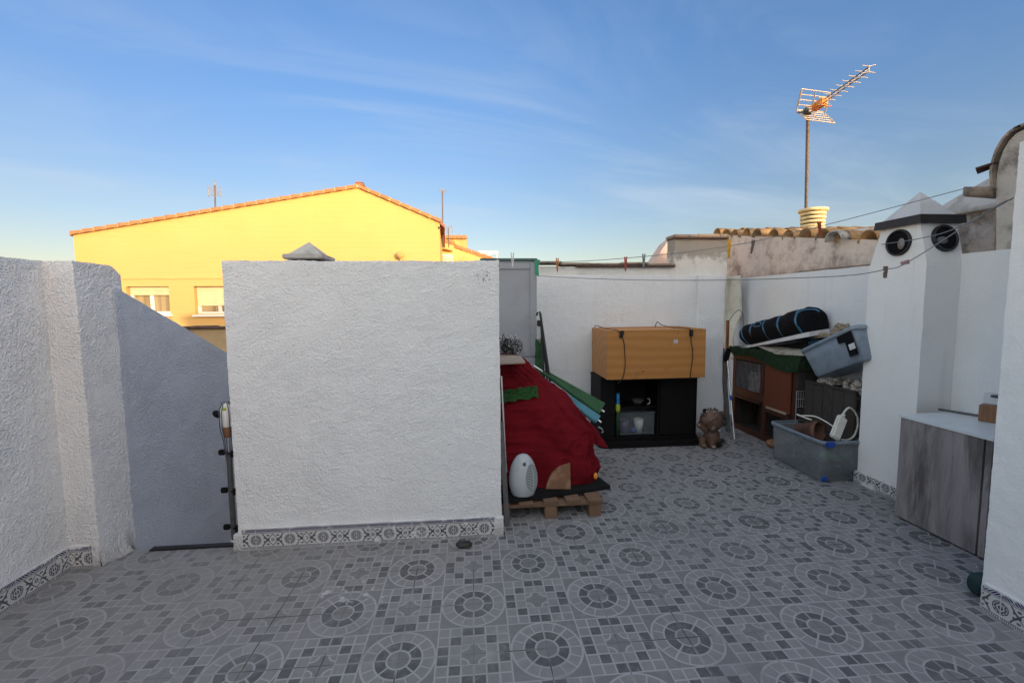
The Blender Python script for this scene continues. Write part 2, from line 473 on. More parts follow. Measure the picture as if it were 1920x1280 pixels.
M['orangewood'] = woodmat('orange stained panel', (.14, .034, .013), (.10, .024, .010), (2, 2, 5), 2, .6, .25)
M['darkwood'] = woodmat('dark weathered planks', (.055, .045, .04), (.03, .025, .022), (6, 6, 1), 2, .9, .5)
M['brownwood'] = woodmat('brown wood block', (.26, .12, .055), (.17, .075, .035), (6, 6, 1), 2, .6, .2)
def greywood():
    mt, nt, bs = newmat('grey wood effect laminate'); v = coords(nt, 'Object', (9, 9, 1.1))
    a = tnoise(nt, v, 1.5, 7, .65, .6); b = tnoise(nt, coords(nt, 'Object', (7, 7, 1.1)), .9, 6, .7, .4)
    c = mixc(nt, smooth(a, .3, .75), (.30, .27, .265), (.13, .115, .115))
    c = mixc(nt, smooth(b, .49, .64) * .72, c, (.065, .055, .052))
    fine = tnoise(nt, coords(nt, 'Object', (60, 60, 3)), 2, 3)
    c = mixc(nt, smooth(fine, .5, .75) * .3, c, (.36, .33, .33))
    nt.links.new(c, bs.inputs['Base Color']); bs.inputs['Roughness'].default_value = .6; return mt
M['greywood'] = greywood()
M['ptop'] = mat('pale laminate top', (.62, .65, .66), .35, .08, 6)
M['redcloth'] = mat('dark red cloth', (.14, .006, .011), .95, .2, 6, bmp=.3, bscale=220, bdist=.002, spec=.12)
M['rubber'] = mat('black rubber', (.011, .011, .012), .85, .4, 9, bmp=.3, bscale=90, spec=.2)
M['blackfab'] = mat('black foam', (.0065, .0065, .008), .9, .4, 14, spec=.15, bmp=.3, bscale=120)
M['black'] = mat('black laminate', (.0055, .005, .0055), .6, .4, 12, spec=.2)
M['blackwire'] = mat('black cable', (.012, .012, .012), .6, .2, 20)
M['heater'] = mat('light grey plastic', (.44, .475, .49), .4, .12, 9)
M['grille'] = mat('dark grille', (.10, .11, .12), .5, .2, 20)
M['stone'] = mat('brown natural stone', (.21, .105, .06), .8, .4, 14, c2=(.30, .17, .10), bmp=.5, bscale=30)
M['turf'] = mat('green artificial turf', (.025, .10, .02), .9, .5, 40, bmp=.9, bscale=180)
M['turfdark'] = mat('dark green turf mat', (.010, .036, .011), .95, .5, 40, bmp=.9, bscale=160)
M['greenfab'] = mat('green parasol fabric', (.024, .085, .03), .7, .35, 9)
M['bluefab'] = mat('blue parasol fabric', (.065, .21, .26), .65, .3, 9)
M['card'] = mat('beige cardboard', (.34, .26, .20), .9, .2, 9)
M['lace'] = mat('silver and black string lights', (.30, .31, .32), .5, .6, 40, c2=(.04, .04, .045))
M['greydoor'] = mat('grey plastic panel', (.30, .312, .335), .6, .08, 5)
M['greendark'] = mat('green tape', (.03, .26, .16), .6, .3, 20)
M['metal'] = mat('aluminium tube', (.72, .70, .70), .35, .15, 20, metal=.8)
M['greymetal'] = mat('dark grey metal', (.12, .12, .125), .45, .3, 20, metal=.5)
M['greyboard'] = mat('grey board', (.13, .135, .14), .8, .3, 7)
M['whiteboard'] = mat('white foam board', (.62, .60, .62), .7, .15, 8)
M['dirtyboard'] = mat('dirty white board', (.42, .38, .32), .85, .35, 10, c2=(.2, .17, .13))
M['strap'] = mat('blue strap', (.035, .15, .27), .6, .25, 20)
M['rope'] = mat('beige rope', (.30, .24, .18), .95, .5, 45, bmp=.6, bscale=120)
M['clear'] = mat('translucent bin plastic', (.36, .39, .42), .35, .15, 9, alpha=.28, spec=.5)
M['clear2'] = mat('frosted blue bin plastic', (.25, .31, .38), .35, .2, 9, alpha=.80, spec=.5)
M['glass'] = mat('clear plastic', (.30, .32, .33), .15, .1, 9, alpha=.16, spec=.6)
M['clip'] = mat('blue plastic clip', (.015, .07, .36), .45, .2, 20)
M['shell'] = mat('pale shell and pebble', (.48, .44, .40), .8, .45, 25, c2=(.2, .18, .17), bmp=.4)
M['cream'] = mat('cream plastic sheet', (.68, .66, .56), .55, .15, 6)
M['whitecable'] = mat('white plastic', (.66, .64, .58), .45, .1, 20)
M['bear'] = mat('brown bronze resin', (.15, .085, .06), .5, .5, 30, c2=(.08, .05, .038))
M['beardark'] = mat('dark resin spines', (.028, .02, .017), .55, .5, 40)
M['antenna'] = mat('antenna aluminium', (.50, .43, .34), .45, .1, 20, metal=.2)
M['antorange'] = mat('orange plastic', (.72, .24, .03), .5, .2, 20)
M['mast'] = mat('galvanised mast', (.12, .09, .075), .6, .25, 12)
M['pot'] = mat('cream chimney pot', (.74, .62, .36), .8, .15, 9)
M['line'] = mat('grey washing line', (.17, .18, .19), .6, .1, 20)
M['teal'] = mat('dark teal fabric', (.012, .04, .043), .7, .4, 20)
M['ground'] = mat('distant dusty ground', (.24, .21, .17), 1, .3, .05)
M['bluepl'] = mat('blue plastic', (.02, .22, .55), .4, .2, 20)
M['limepl'] = mat('lime plastic', (.36, .46, .03), .4, .2, 20)
M['greentube'] = mat('dark green plastic', (.03, .075, .035), .5, .3, 20)
M['whiteflame'] = mat('frosted white lamp', (.74, .74, .72), .35, .08, 20)
M['purple'] = mat('violet plastic', (.10, .09, .17), .4, .2, 20)
def peg(n, c): M[n] = mat(n, c, .6, .2, 30)
peg('orange peg', (.50, .17, .02)); peg('red peg', (.45, .06, .05)); peg('grey peg', (.24, .25, .28)); peg('yellow peg', (.72, .38, .01))
peg('brown peg', (.16, .12, .10)); peg('vermilion peg', (.36, .07, .02)); peg('pale peg', (.62, .62, .60)); peg('pink peg', (.45, .26, .27))

# ------------------------------------------------------------------ light
SUN_AZ, SUN_EL = R(30), R(8.4)          # sun behind the camera, to the right
sun_dir = Vector((math.sin(SUN_AZ) * math.cos(SUN_EL), -math.cos(SUN_AZ) * math.cos(SUN_EL), math.sin(SUN_EL)))
sl = bpy.data.lights.new('sun', 'SUN'); sl.energy = 2.0; sl.angle = R(.5); sl.color = (1, .80, .52)
so = bpy.data.objects.new('sun', sl); col.objects.link(so)
so.rotation_euler = (-sun_dir).to_track_quat('-Z', 'Y').to_euler()
SKY_LIFT = (6.0, 4.3, 3.18)
w = bpy.data.worlds.new('World'); sc.world = w; w.use_nodes = True
nt = w.node_tree; E.nt = nt
bg = nt.nodes['Background']
sky = nt.nodes.new('ShaderNodeTexSky'); sky.sky_type = 'NISHITA'; sky.sun_disc = False
sky.sun_elevation = SUN_EL; sky.sun_rotation = R(180) - SUN_AZ
sky.altitude = 50; sky.air_density = 1.0; sky.dust_density = .6; sky.ozone_density = 1.6
tc = nt.nodes.new('ShaderNodeTexCoord'); sp = nt.nodes.new('ShaderNodeSeparateXYZ')
nt.links.new(tc.outputs['Generated'], sp.inputs[0])
X, Y, Z = E(sp.outputs[0]), E(sp.outputs[1]), E(sp.outputs[2])
# thin cirrus: streaks on a high layer
zz = emax(Z, .02) + .12
cb = nt.nodes.new('ShaderNodeCombineXYZ')
for i, e in enumerate(((X + Y * .25) / zz, (Y - X * .25) / zz * 2.2, Z * 0)): nt.links.new(e.v, cb.inputs[i])
ci = tnoise(nt, cb.outputs[0], .62, 8, .58, 1.1)
ci2 = tnoise(nt, cb.outputs[0], .22, 3, .5)
wisp = smooth(ci, .40, .80) * smooth(ci2, .34, .60) * smooth(Z, .03, .2)
haze = smooth(Z, .42, -.02)
lift_mask = smooth(Z * .75 - Y * .95 + emax(-.70 - X, 0) * 1.3, -.12, .80)                                    # sky boosted behind and above the viewpoint to lift the terrace shade
tint = mixc(nt, smooth(Z, .03, .54), (1.05, .91, .92), (.85, 1.09, 1.46))
tint = mixc(nt, smooth(X, .1, -.75) * .9, tint, mixc(nt, 1.0, tint, (.81, .80, .83), 'MULTIPLY'))
tint = mixc(nt, lift_mask, tint, (1, 1, 1))       # clear evening blue
c = mixc(nt, 1.0, sky.outputs[0], tint, 'MULTIPLY')
c = mixc(nt, wisp * .55, c, (3.1, 3.6, 4.2))
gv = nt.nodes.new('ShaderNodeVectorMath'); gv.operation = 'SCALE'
nt.links.new(mixc(nt, lift_mask, (1, 1, 1), SKY_LIFT), gv.inputs[0]); gv.inputs['Scale'].default_value = 1.0
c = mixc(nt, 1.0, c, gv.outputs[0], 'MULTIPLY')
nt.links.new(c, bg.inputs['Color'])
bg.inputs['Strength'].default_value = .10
vs = sc.view_settings
vs.view_transform = 'Standard'; vs.look = 'None'; vs.gamma = 1; vs.exposure = 1.0
sc.cycles.use_denoising = True
sc.cycles.max_bounces = 8; sc.cycles.transparent_max_bounces = 16

# ================================================================== SETTING
b = MB(); b.panel((-900, -900, -6), (1800, 0, 0), (0, 1800, 0), 4, 4, None, False); struct(b.build('ground', M['ground']))
b = MB()
b.box((-4.2, -3.5, -.25), (3.75, 2.925, 0)); b.box((.02, 2.925, -.25), (3.75, 6.2, 0))
struct(b.build('terrace_floor', M['floor']))
b = MB()
for k in range(10): b.box((-2.25, 2.94 + k * .25, -2.6), (.02, 2.94 + (k + 1) * .25, -.2 - .19 * k))
struct(b.build('stairs', M['cap']))
b = MB(); b.bbox((-2.10, 2.895, .001), (-1.53, 2.94, .012), .003)  # dark strip put in for the shadow gap at the stair edge
tag(b.build('shadow_gap_strip', M['blackpaint']), 'thin black strip standing for the shadow gap along the top of the stairs', 'shadow strip')

# ---- stairwell wall in the middle
t = thing('stairwell_wall', 'large free-standing square white stucco wall with patterned skirting in the middle', 'wall', (-.68, 2.95, 0))
b = MB()
def toph(p): return 1.843 + .006 * noise.noise(Vector((p.x * 3, 0, 0))) + .005 * noise.noise(Vector((p.x * 14, 1, 0))) + .007 * max(0, noise.noise(Vector((p.x * 33, 4, 0))))
rough_box(b, (-1.528, 2.86, 0), (.17, 3.06, 1.843), .0066, .0042, 'yxXZ', top=toph, cast=1)
b.box((-1.51, 3.0, 0), (.16, 3.05, 1.80))
b.build('wall', M['stucco_mid'], t)
b = MB(); rough_box(b, (-1.50, 2.846, 0), (.125, 2.862, .142), .012, .0016, 'yxXZ'); b.build('skirting_tile', M['skirt'], t)
b = MB(); rough_box(b, (.12, 2.842, 0), (.182, 2.872, .135), .010, .004, 'yxXZ'); rough_box(b, (-1.552, 2.842, 0), (-1.495, 2.87, .11), .010, .004, 'yxXZ'); b.build('plaster_end', M['stucco'], t)

# ---- left parapet with its end pillar
t = thing('parapet_wall', 'tall white stucco parapet at the left edge with a squared end pillar', 'wall', (-2.5, 2.5, 0))
b = MB()
rough_box(b, (-2.66, 2.0, 0), (-2.44, 2.80, 1.832), .0085, .0042, 'XZ', cast=1)
rough_box(b, (-2.66, -3.4, 0), (-2.44, 2.0, 1.832), .2, .0, 'XZyx')
rough_box(b, (-2.46, 2.75, 0), (-2.272, 2.80, 1.83), .0075, .0042, 'yZ', cast=1)
f0 = rough_fn(.0042, amp2=.004)
def flare(p):
    k = max(0, min(1, (p.y - 2.75) / .15)) * max(0, min(1, 1 - (p.y - 2.93) / .03)); q = Vector(p)
    q.x += (.045 * k + .008) * math.exp(-max(p.z, 0) / .05)
    top = 1.83 - max(0, (p.y - 2.99)) ** 1.3 * 1.6
    q.z = p.z / 1.83 * top; e = min(p.y - 2.75, 3.07 - p.y, p.z, 1.83 - p.z)
    q.x += roughcast(p) * max(0, min(1, e / .01))
    return f0(q)
b.panel((-2.272, 2.75, 0), (.012, .32, 0), (0, 0, 1.83), 42, 240, flare)
b.panel((-2.46, 2.75, 1.83), (.188, 0, 0), (0, .32, 0), 14, 24, lambda p: f0(Vector((p.x, p.y, 1.83 - max(0, (p.y - 2.99)) ** 1.3 * 1.6))))
b.box((-2.64, 2.78, 0), (-2.30, 3.03, 1.70))
b.build('wall', M['stucco'], t)
b = MB(); rough_box(b, (-2.442, 1.2, 0), (-2.428, 2.75, .142), .012, .0016, 'XZ'); rough_box(b, (-2.428, 2.735, 0), (-2.315, 2.752, .142), .012, .0016, 'yXZ'); b.build('skirting_tile', M['skirt'], t)

# ---- sloping wall of the stairs
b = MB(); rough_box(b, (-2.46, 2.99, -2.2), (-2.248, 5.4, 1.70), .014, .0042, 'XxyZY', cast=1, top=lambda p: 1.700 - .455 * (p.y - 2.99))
tag(b.build('stair_wall', M['stucco_skytint']), 'stucco wall tinted blue-grey for skylight whose top slopes down beside the stairs', 'wall')

# ---- back wall with pilaster
b = MB()
rough_box(b, (.3, 5.05, 0), (3.0, 5.11, 1.895), .0115, .0042, 'yZ', cast=1.3); rough_box(b, (-.3, 5.05, 0), (.3, 5.11, 1.895), .05, 0, 'yxZ')
rough_box(b, (2.655, 5.0, 0), (2.985, 5.08, 1.893), .0105, .0035, 'yxXZ', cast=1.2)
b.box((-.3, 5.085, 0), (2.99, 5.12, 1.88))
tag(b.build('back_wall', M['stucco_far']), 'white stucco wall along the back of the terrace behind the wooden box', 'wall')

# ---- neighbour's wall behind the back wall, two heights with tile copings
t = thing('neighbour_wall', 'weathered stepped stucco wall with brown tile coping rising behind the back wall', 'wall', (1.5, 5.2, 0))
b = MB()
rough_box(b, (-1.0, 5.10, 1.6), (2.42, 5.3, 2.0), .016, .0042, 'yZ', cast=1); rough_box(b, (2.40, 5.098, 1.6), (3.06, 5.3, 2.335), .013, .0042, 'yxXZ', cast=1)
b.build('wall', M['stucco_top'], t)
b = MB(); x = -.7
while x < 2.35:
    L = random.uniform(.33, .44); dz = random.uniform(-.008, .01); zz_ = 2.0 + (.012 if x > 1 else .024)
    b.bbox((x, 5.05 + random.uniform(0, .02), zz_ + dz), (min(x + L, 2.40), 5.32, zz_ + .026 + dz), .008); x += L - .015
x = 2.38
for L in (.3, .28, .12):
    b.bbox((x, 5.055 + random.uniform(0, .02), 2.338), (x + L, 5.32, 2.37 + random.uniform(0, .012)), .008); x += L - .01
b.build('coping', M['tile_old'], t)
b = MB(); b.bbox((1.2, 5.062, 1.99), (2.40, 5.30, 2.012), .005); b.bbox((2.39, 5.066, 2.32), (3.06, 5.30, 2.339), .005); b.build('coping_bed', M['tile_dark'], t)
b = MB(); b.prism([at(1222, 497, y=6), at(1240, 470, y=6), at(1250, 455, y=6), at(1268, 441, y=6), at(1300, 441, y=6), at(1300, 497, y=6)], (0, .25, 0))
tag(b.build('gable_wall', M['pinkclean']), 'small pale pink wall with a curved slope behind the stepped wall', 'wall')

# ---- right boundary wall (recess and alcove)
b = MB()
rough_box(b, (3.58, 3.25, 0), (3.76, 6.2, 1.885), .02, .003, 'xZ'); rough_box(b, (3.58, 1.2, 0), (3.76, 3.25, 1.905), .02, .003, 'xZ')
rough_box(b, (2.9, 6.02, 0), (3.6, 6.2, 1.885), .03, .003, 'yZ')
tag(b.build('boundary_wall', stucco('white boundary stucco', c=(.70, .715, .74), rel=.55, stain_amt=.06)), 'white stucco boundary wall running along the right side behind the chimney', 'wall')

# ---- house wall at the right edge
t = thing('house_wall', 'tall white stucco wall at the right edge with patterned skirting', 'wall', (2.65, 1.5, 0))
b = MB(); rough_box(b, (2.56, .7, 0), (2.76, 1.905, 2.30), .014, .004, 'xZY'); rough_box(b, (2.56, -3.4, 0), (2.76, .7, 2.30), .3, 0, 'xZ'); b.build('wall', M['chim'], t)
b = MB(); b.box((2.90, -6, 0), (4.4, 1.85, 4.7)); b.box((2.82, -6.1, 4.701), (4.5, 1.93, 4.85)); b.build('unseen_shade_storey', M['chim'], t)  # unseen storey outside the frame, added to shade the left walls
b = MB(); rough_box(b, (2.546, .6, 0), (2.562, 1.89, .142), .012, .0016, 'xYZ'); b.build('skirting_tile', M['skirt'], t)

# ---- neighbour's taller house end with arched verge
XN = 3.64
t = thing('neighbour_house_end', 'weathered house end wall with an arched dark tile verge at the top right', 'house', (XN, 2.5, 0))
arch = [at(1868, 345, x=XN), at(1870, 325, x=XN), at(1874, 303, x=XN), at(1881, 283, x=XN), at(1892, 264, x=XN), at(1906, 250, x=XN), at(1925, 240, x=XN)]
b = MB(); b.prism([at(1868, 482, x=XN)] + arch + [(XN, 1.9, arch[-1].z + .07), (XN, .5, arch[-1].z + .09), (XN, .5, 1.6), (XN, 2.9, 1.6)], (.9, 0, 0)); b.build('wall', M['weather'], t, fixn=True)
b = MB(); pts = [at(1862, 352, x=XN - .03)] + [p + Vector((-.03, .012, .012)) for p in arch[1:]] + [Vector((XN - .03, 1.9, arch[-1].z + .085))]
for i in range(len(pts) - 1):
    d = (pts[i + 1] - pts[i]); n_ = Vector((0, -d.z, d.y)).normalized() * .016
    b.prism([pts[i] - d * .05, pts[i + 1], pts[i + 1] - n_, pts[i] - n_ - d * .05], (.3, 0, 0))
b.build('verge_tile', M['tile_old'], t, fixn=True)
def half_barrel(mb, p, q, r1, r2, up, seg=10, th=.012, full=math.pi):
    """barrel tile from p to q, arched towards up"""
    p, q = Vector(p), Vector(q); t_ = (q - p).normalized(); up = (Vector(up) - t_ * Vector(up).dot(t_)).normalized(); s_ = t_.cross(up)
    o, vs = [], []
    for (c, r) in ((p, r1), (q, r2)):
        for rr in (r, r - th):
            for k in range(seg + 1):
                a = full * k / seg + (math.pi - full) / 2; vs.append(c + s_ * (rr * math.cos(a)) + up * (rr * math.sin(a)))
    n = seg + 1; fs = []
    for k in range(seg):
        fs += [(k, k + 1, 2 * n + k + 1, 2 * n + k), (n + k + 1, n + k, 3 * n + k, 3 * n + k + 1), (k + 1, k, n + k, n + k + 1), (2 * n + k, 2 * n + k + 1, 3 * n + k + 1, 3 * n + k)]
    fs += [(0, 2 * n, 3 * n, n), (seg, n + seg, 3 * n + seg, 2 * n + seg)]
    mb.add(vs, fs, True)
b = MB()
half_barrel(b, at(1872, 352, x=3.66), at(1814, 352, x=3.60), .075, .062, (0, 0, -1))
b.build('eave_tile', M['tile_old'], t, fixn=True)
b = MB(); half_barrel(b, at(1876, 316, x=3.66), at(1838, 332, x=3.60), .06, .075, (.2, 0, 1), full=1.6)
b.build('eave_tile', M['tile_dark'], t, fixn=True)
c0 = at(1836, 432, x=4.25)
t = thing('neighbour_chimney', 'weathered grey chimney with a dull pyramid cap behind the white chimney', 'chimney', (c0.x, c0.y, 1.6))
b = MB(); b.box((c0.x - .24, c0.y - .30, 1.5), (c0.x + .24, c0.y + .22, at(1836, 406, x=4.25).z)); b.build('stack', M['weather'], t)
zt = at(1836, 406, x=4.25).z
b = MB(); b.bbox((c0.x - .29, c0.y - .35, zt), (c0.x + .29, c0.y + .27, zt + .035), .006)
b.add([(c0.x - .27, c0.y - .33, zt + .034), (c0.x + .27, c0.y - .33, zt + .034), (c0.x + .27, c0.y + .25, zt + .034), (c0.x - .27, c0.y + .25, zt + .034), (c0.x, c0.y - .04, zt + .30)], [(0, 1, 4), (1, 2, 4), (2, 3, 4), (3, 0, 4)])
b.build('pyramid_cap', M['cap'], t, fixn=True)

# ---- pinkish neighbour wall with barrel tile roof
t = thing('tiled_house', 'stained pinkish house wall with a sandy barrel tile roof above the boundary wall', 'house', (3.65, 4.7, 0))
zl, zr = at(1368, 446, x=3.61), at(1648, 458, x=3.61)
b = MB(); sl_ = (zr.z - zl.z) / (zr.y - zl.y)
def zw(y): return zl.z + (y - zl.y) * sl_
rough_box(b, (3.605, 3.42, 1.80), (3.74, 6.2, 2.3), .03, .003, 'xyYZ', top=lambda p: zw(p.y) + .035)
b.build('wall', M['pink'], t)
b = MB(); rough_box(b, (3.585, 3.42, 1.9), (3.62, 4.62, 2.05), .03, .003, 'xyYZ', top=lambda p: zw(p.y) - .085)
b.build('render_patch', M['pink'], t)
rise = math.tan(R(1.2)); tiles = MB(); tl2 = MB()
y = 3.50; k = 0
while y < 6.3:
    ze = zw(y) + .015; jx_, jz_, ry_ = random.uniform(-.045, .035), random.uniform(-.012, .018), random.uniform(-.03, .03)
    for j in range(6):
        x0 = 3.58 + jx_ + random.uniform(-.015, .015) + j * .38
        z0 = ze + (x0 - 3.6) * rise + .012 + jz_
        half_barrel(tl2, (x0, y - ry_, z0), (x0 + .43, y + ry_ * .3, z0 + .43 * rise - .012), .108, .088, (-.2, ry_ * 4, 1), seg=9)
        half_barrel(tiles, (x0 + .12, y + .13, z0 + .035), (x0 + .52, y + .13, z0 + .035 + .43 * rise), .07, .085, (.2, 0, -1), seg=6)
    y += .255 + random.uniform(-.02, .02); k += 1
o = tl2.build('cover_tiles', M['tile_lit'], t, fixn=True); o = tiles.build('channel_tiles', M['tile_old'], t, fixn=True)
b = MB(); half_barrel(b, at(1562, 452, x=3.50), at(1562, 452, x=3.50) + Vector((.42, .02, .05)), .10, .085, (-.2, 0, 1)); b.build('end_tile', M['shell'], t, fixn=True)

# ---- chimney pot and TV antenna on that roof
pc = at(1523, 430, y=6.0)
t = thing('chimney_pot', 'round cream slatted chimney pot on the sandy barrel tile roof', 'chimney pot', (pc.x, pc.y, pc.z - .15))
b = MB(); b.lathe([(.125, 0), (.15, .005), (.15, .19), (.10, .19)], Matrix.Translation((pc.x, pc.y, pc.z - .17)), 28)
for k in range(4): b.lathe([(.09, .0), (.148 + .003 * k, .0), (.150 + .003 * k, .034), (.09, .034)], Matrix.Translation((pc.x, pc.y, pc.z + .028 + k * .055)), 28)
b.build('body', M['pot'], t)
b = MB(); b.lathe([(.12, -.17), (.12, .25)], Matrix.Translation((pc.x, pc.y, pc.z)), 20); b.build('liner', M['beardark'], t)
b = MB(); b.lathe([(.0001, .243), (.178, .243), (.186, .252), (.186, .275), (.178, .283), (.0001, .29)], Matrix.Translation((pc.x, pc.y, pc.z)), 28); b.build('cap', M['pot'], t)

mb_ = at(1512, 420, y=6.3); mt_ = at(1515, 213, y=6.3)
t = thing('television_antenna', 'large television antenna with grid reflectors and long boom on a tall mast', 'antenna', mb_)
b = MB(); b.tube([mb_ - Vector((0, 0, .3)), (mt_.x, mt_.y, mt_.z)], .023, 12); b.build('mast', M['mast'], t)
tip = at(1630, 129, y=5.05); B0 = at(1517, 210, y=6.25); fdir = (tip - B0); fl_ = fdir.length; fd = fdir.normalized()
rt = fd.cross(Vector((0, 0, 1))).normalized(); up = rt.cross(fd).normalized()
b = MB()
for s in (-1, 1): b.tube([B0 + fd * .02 + up * (.022 * s) , tip + up * (.022 * s)], .008, 6)
b.build('boom', M['greymetal'], t)
for k in range(8):
    p = B0 + fd * (.36 + (fl_ - .37) * k / 7)
    b = MB()
    for s in (-1, 1):
        for q in (-1, 1): b.tube([p + up * (.03 * s), p + up * (.046 * s) + rt * (.075 * q)], .0042, 6)
    b.tube([p - up * .04, p + up * .04], .006, 6)
    b.build('director', M['antenna'], t)
b = MB(); p = B0 + fd * .23
MM = Matrix.Translation(p) @ Matrix(((rt.x, fd.x, up.x, 0), (rt.y, fd.y, up.y, 0), (rt.z, fd.z, up.z, 0), (0, 0, 0, 1)))
b.bbox((-.05, -.10, -.05), (.05, .14, .05), .015, MM); b.bbox((-.07, -.03, -.03), (.07, .02, .03), .01, MM)
b.tube([p - rt * .17 - up * .02, p + rt * .17 - up * .02], .007, 6)
b.build('dipole_box', M['antorange'], t)
def grid_panel(c, nb, nm):       # c: four corners rear-left, rear-right, front-right, front-left
    bb = MB(); rl, rr_, fr, fl = c
    for k in range(nb + 1):
        s = k / nb; bb.tube([rl.lerp(fl, s), rr_.lerp(fr, s)], .0065, 6)
    bb.build(nm, M['antenna'], t)
    b2 = MB()
    for s in (0, .5, 1):
        b2.tube([rl.lerp(rr_, s), fl.lerp(fr, s)], .010 if s != .5 else .008, 6)
    return b2.build('reflector_frame', M['antorange'] if nm == 'side' else M['antenna'], t)
grid_panel([at(1494, 206, y=6.38), at(1547, 210, y=6.38), at(1556, 174, y=6.12), at(1503, 167, y=6.12)], 4, 'reflector')
grid_panel([at(1494, 208, y=6.38), at(1546, 213, y=6.38), at(1565, 231, y=6.05), at(1511, 224, y=6.05)], 4, 'reflector')
b = MB(); p = at(1516, 208, y=6.25); b.bbox((-.055, -.05, -.045), (.055, .05, .045), .012, Matrix.Translation(p)); b.tube([p, p + Vector((-.16, .02, -.02))], .012, 8); b.build('clamp', M['greymetal'], t)

# ---- big yellow house
YY = 15.0
def yp(px, py, y=YY): return at(px, py, y=y)
L0, RG, R0 = yp(137, 441), yp(672, 353), yp(824, 417)
t = thing('yellow_house', 'large yellow gabled house lit by the sun beyond the stairs', 'house', (RG.x, YY, -6))
w1 = (yp(236, 537), yp(320, 589)); w2 = (yp(363, 537), yp(449, 589))
b = MB()
zt_, zb_ = w1[0].z, w1[1].z
xs = [L0.x, w1[0].x, w1[1].x, w2[0].x, w2[1].x, R0.x]
def rect(x0, z0, x1, z1): b.add([(x0, YY, z0), (x1, YY, z0), (x1, YY, z1), (x0, YY, z1)], [(0, 1, 2, 3)])
rect(xs[0], -6, xs[5], zb_)
for i in (0, 2, 4): rect(xs[i], zb_, xs[i + 1], zt_)
b.add([(L0.x, YY, zt_), (R0.x, YY, zt_), (R0.x, YY, R0.z), (RG.x, YY, RG.z), (L0.x, YY, L0.z)], [(0, 1, 2, 3, 4)])
for a, c in (w1, w2):
    x0, x1, z1, z0 = a.x, c.x, a.z, c.z; D = .24
    b.add([(x0, YY, z0), (x0, YY, z1), (x1, YY, z1), (x1, YY, z0), (x0, YY + D, z0), (x0, YY + D, z1), (x1, YY + D, z1), (x1, YY + D, z0)], [(0, 4, 5, 1), (1, 5, 6, 2), (2, 6, 7, 3), (3, 7, 4, 0)])
b.add([(L0.x, YY, -6), (L0.x - .5, YY + 10, -6), (L0.x - .5, YY + 10, L0.z), (L0.x, YY, L0.z)], [(0, 1, 2, 3)])
b.add([(R0.x, YY, -6), (R0.x - .5, YY + 10, -6), (R0.x - .5, YY + 10, R0.z), (R0.x, YY, R0.z)], [(3, 2, 1, 0)])
b.build('wall', M['yellow'], t)
b = MB(); zc = yp(300, 522).z; b.box((L0.x, YY - .03, zc - .02), (R0.x, YY - .002, zc + .02)); b.build('ledge', M['yellow'], t)
for (a, c), zs in ((w1, yp(300, 553).z), (w2, yp(300, 574).z)):
    x0, x1, z1, z0 = a.x, c.x, a.z, c.z; yb = YY + .16
    b = MB()
    for q in ((x0 + .002, z0, x0 + .09, z1), (x1 - .09, z0, x1 - .002, z1), (x0 + .09, z0, x1 - .09, z0 + .09), (x0 + .09, z1 - .06, x1 - .09, z1 - .002), ((x0 + x1) / 2 - .05, z0 + .09, (x0 + x1) / 2 + .05, z1 - .06)):
        b.box((q[0], yb, q[1]), (q[2], yb + .06, q[3]))
    wn = b.build('window', M['white'], t)
    b = MB(); b.box((x0 + .09, yb + .04, z0 + .09), (x1 - .09, yb + .055, z1 - .06)); b.build('pane', M['curtain'], wn)
    b = MB(); n_ = int((z1 - zs) / .045)
    for k in range(n_): b.bbox((x0 + .03, yb - .045, zs + k * (z1 - zs) / n_), (x1 - .03, yb - .012, zs + (k + .92) * (z1 - zs) / n_), .008)
    b.build('shutter', M['shutter'], wn)
    b = MB(); b.bbox((x0 - .06, YY - .09, z0 - .07), (x1 + .06, YY + .16, z0 - .003), .01); b.build('sill', M['white'], wn)
roof = MB(); th = .07
for P, Q in ((L0, RG), (R0, RG)):
    d = (Q - P); ov = P - d.normalized() * (.16 if P is L0 else .08)
    roof.prism([ov + Vector((0, .06, .02)), Q + Vector((0, .06, .02)), Q + Vector((0, .06, .02 + th)), ov + Vector((0, .06, .02 + th))], (-.6, 10.2, 0))
roof.build('roof', M['tile_or'], t, fixn=True)
ver = MB()
vm = mat('pale verge mortar', (.66, .50, .28), .9, .1, 5)
for P, Q in ((L0, RG), (R0, RG)):
    d = Q - P; n_ = int(d.length / .345); e = d / n_; u_ = e.normalized(); nn = Vector((-u_.z, 0, u_.x)); nn = nn if nn.z > 0 else -nn
    for k in range(n_):
        s = P + e * k
        lo, hi = .0, .05
        ver.prism([s + nn * .0 + Vector((0, -.10, 0)), s + e * .93 + nn * .02 + Vector((0, -.10, 0)), s + e * .93 + nn * .095 + Vector((0, -.10, 0)), s + nn * .12 + Vector((0, -.10, 0))], (0, .30, 0))
    jn = MB(); jn.prism([P + nn * .01 + Vector((0, -.085, 0)), Q + nn * .01 + Vector((0, -.085, 0)), Q + nn * .102 + Vector((0, -.085, 0)), P + nn * .102 + Vector((0, -.085, 0))], (0, .24, 0)); jn.build('verge_mortar', vm, t, fixn=True)
ver.build('verge_tiles', M['tile_or'], t, fixn=True)
b = MB(); p = yp(673, 350, YY + .5); b.bbox((p.x - .13, p.y, p.z - .3), (p.x + .13, p.y + .3, p.z + .04), .01); b.bbox((p.x - .16, p.y - .02, p.z + .04), (p.x + .16, p.y + .32, p.z + .10), .02); b.bbox((p.x - .13, p.y, p.z + .11), (p.x + .13, p.y + .3, p.z + .17), .03); b.build('ridge_chimney', M['brick'], t)
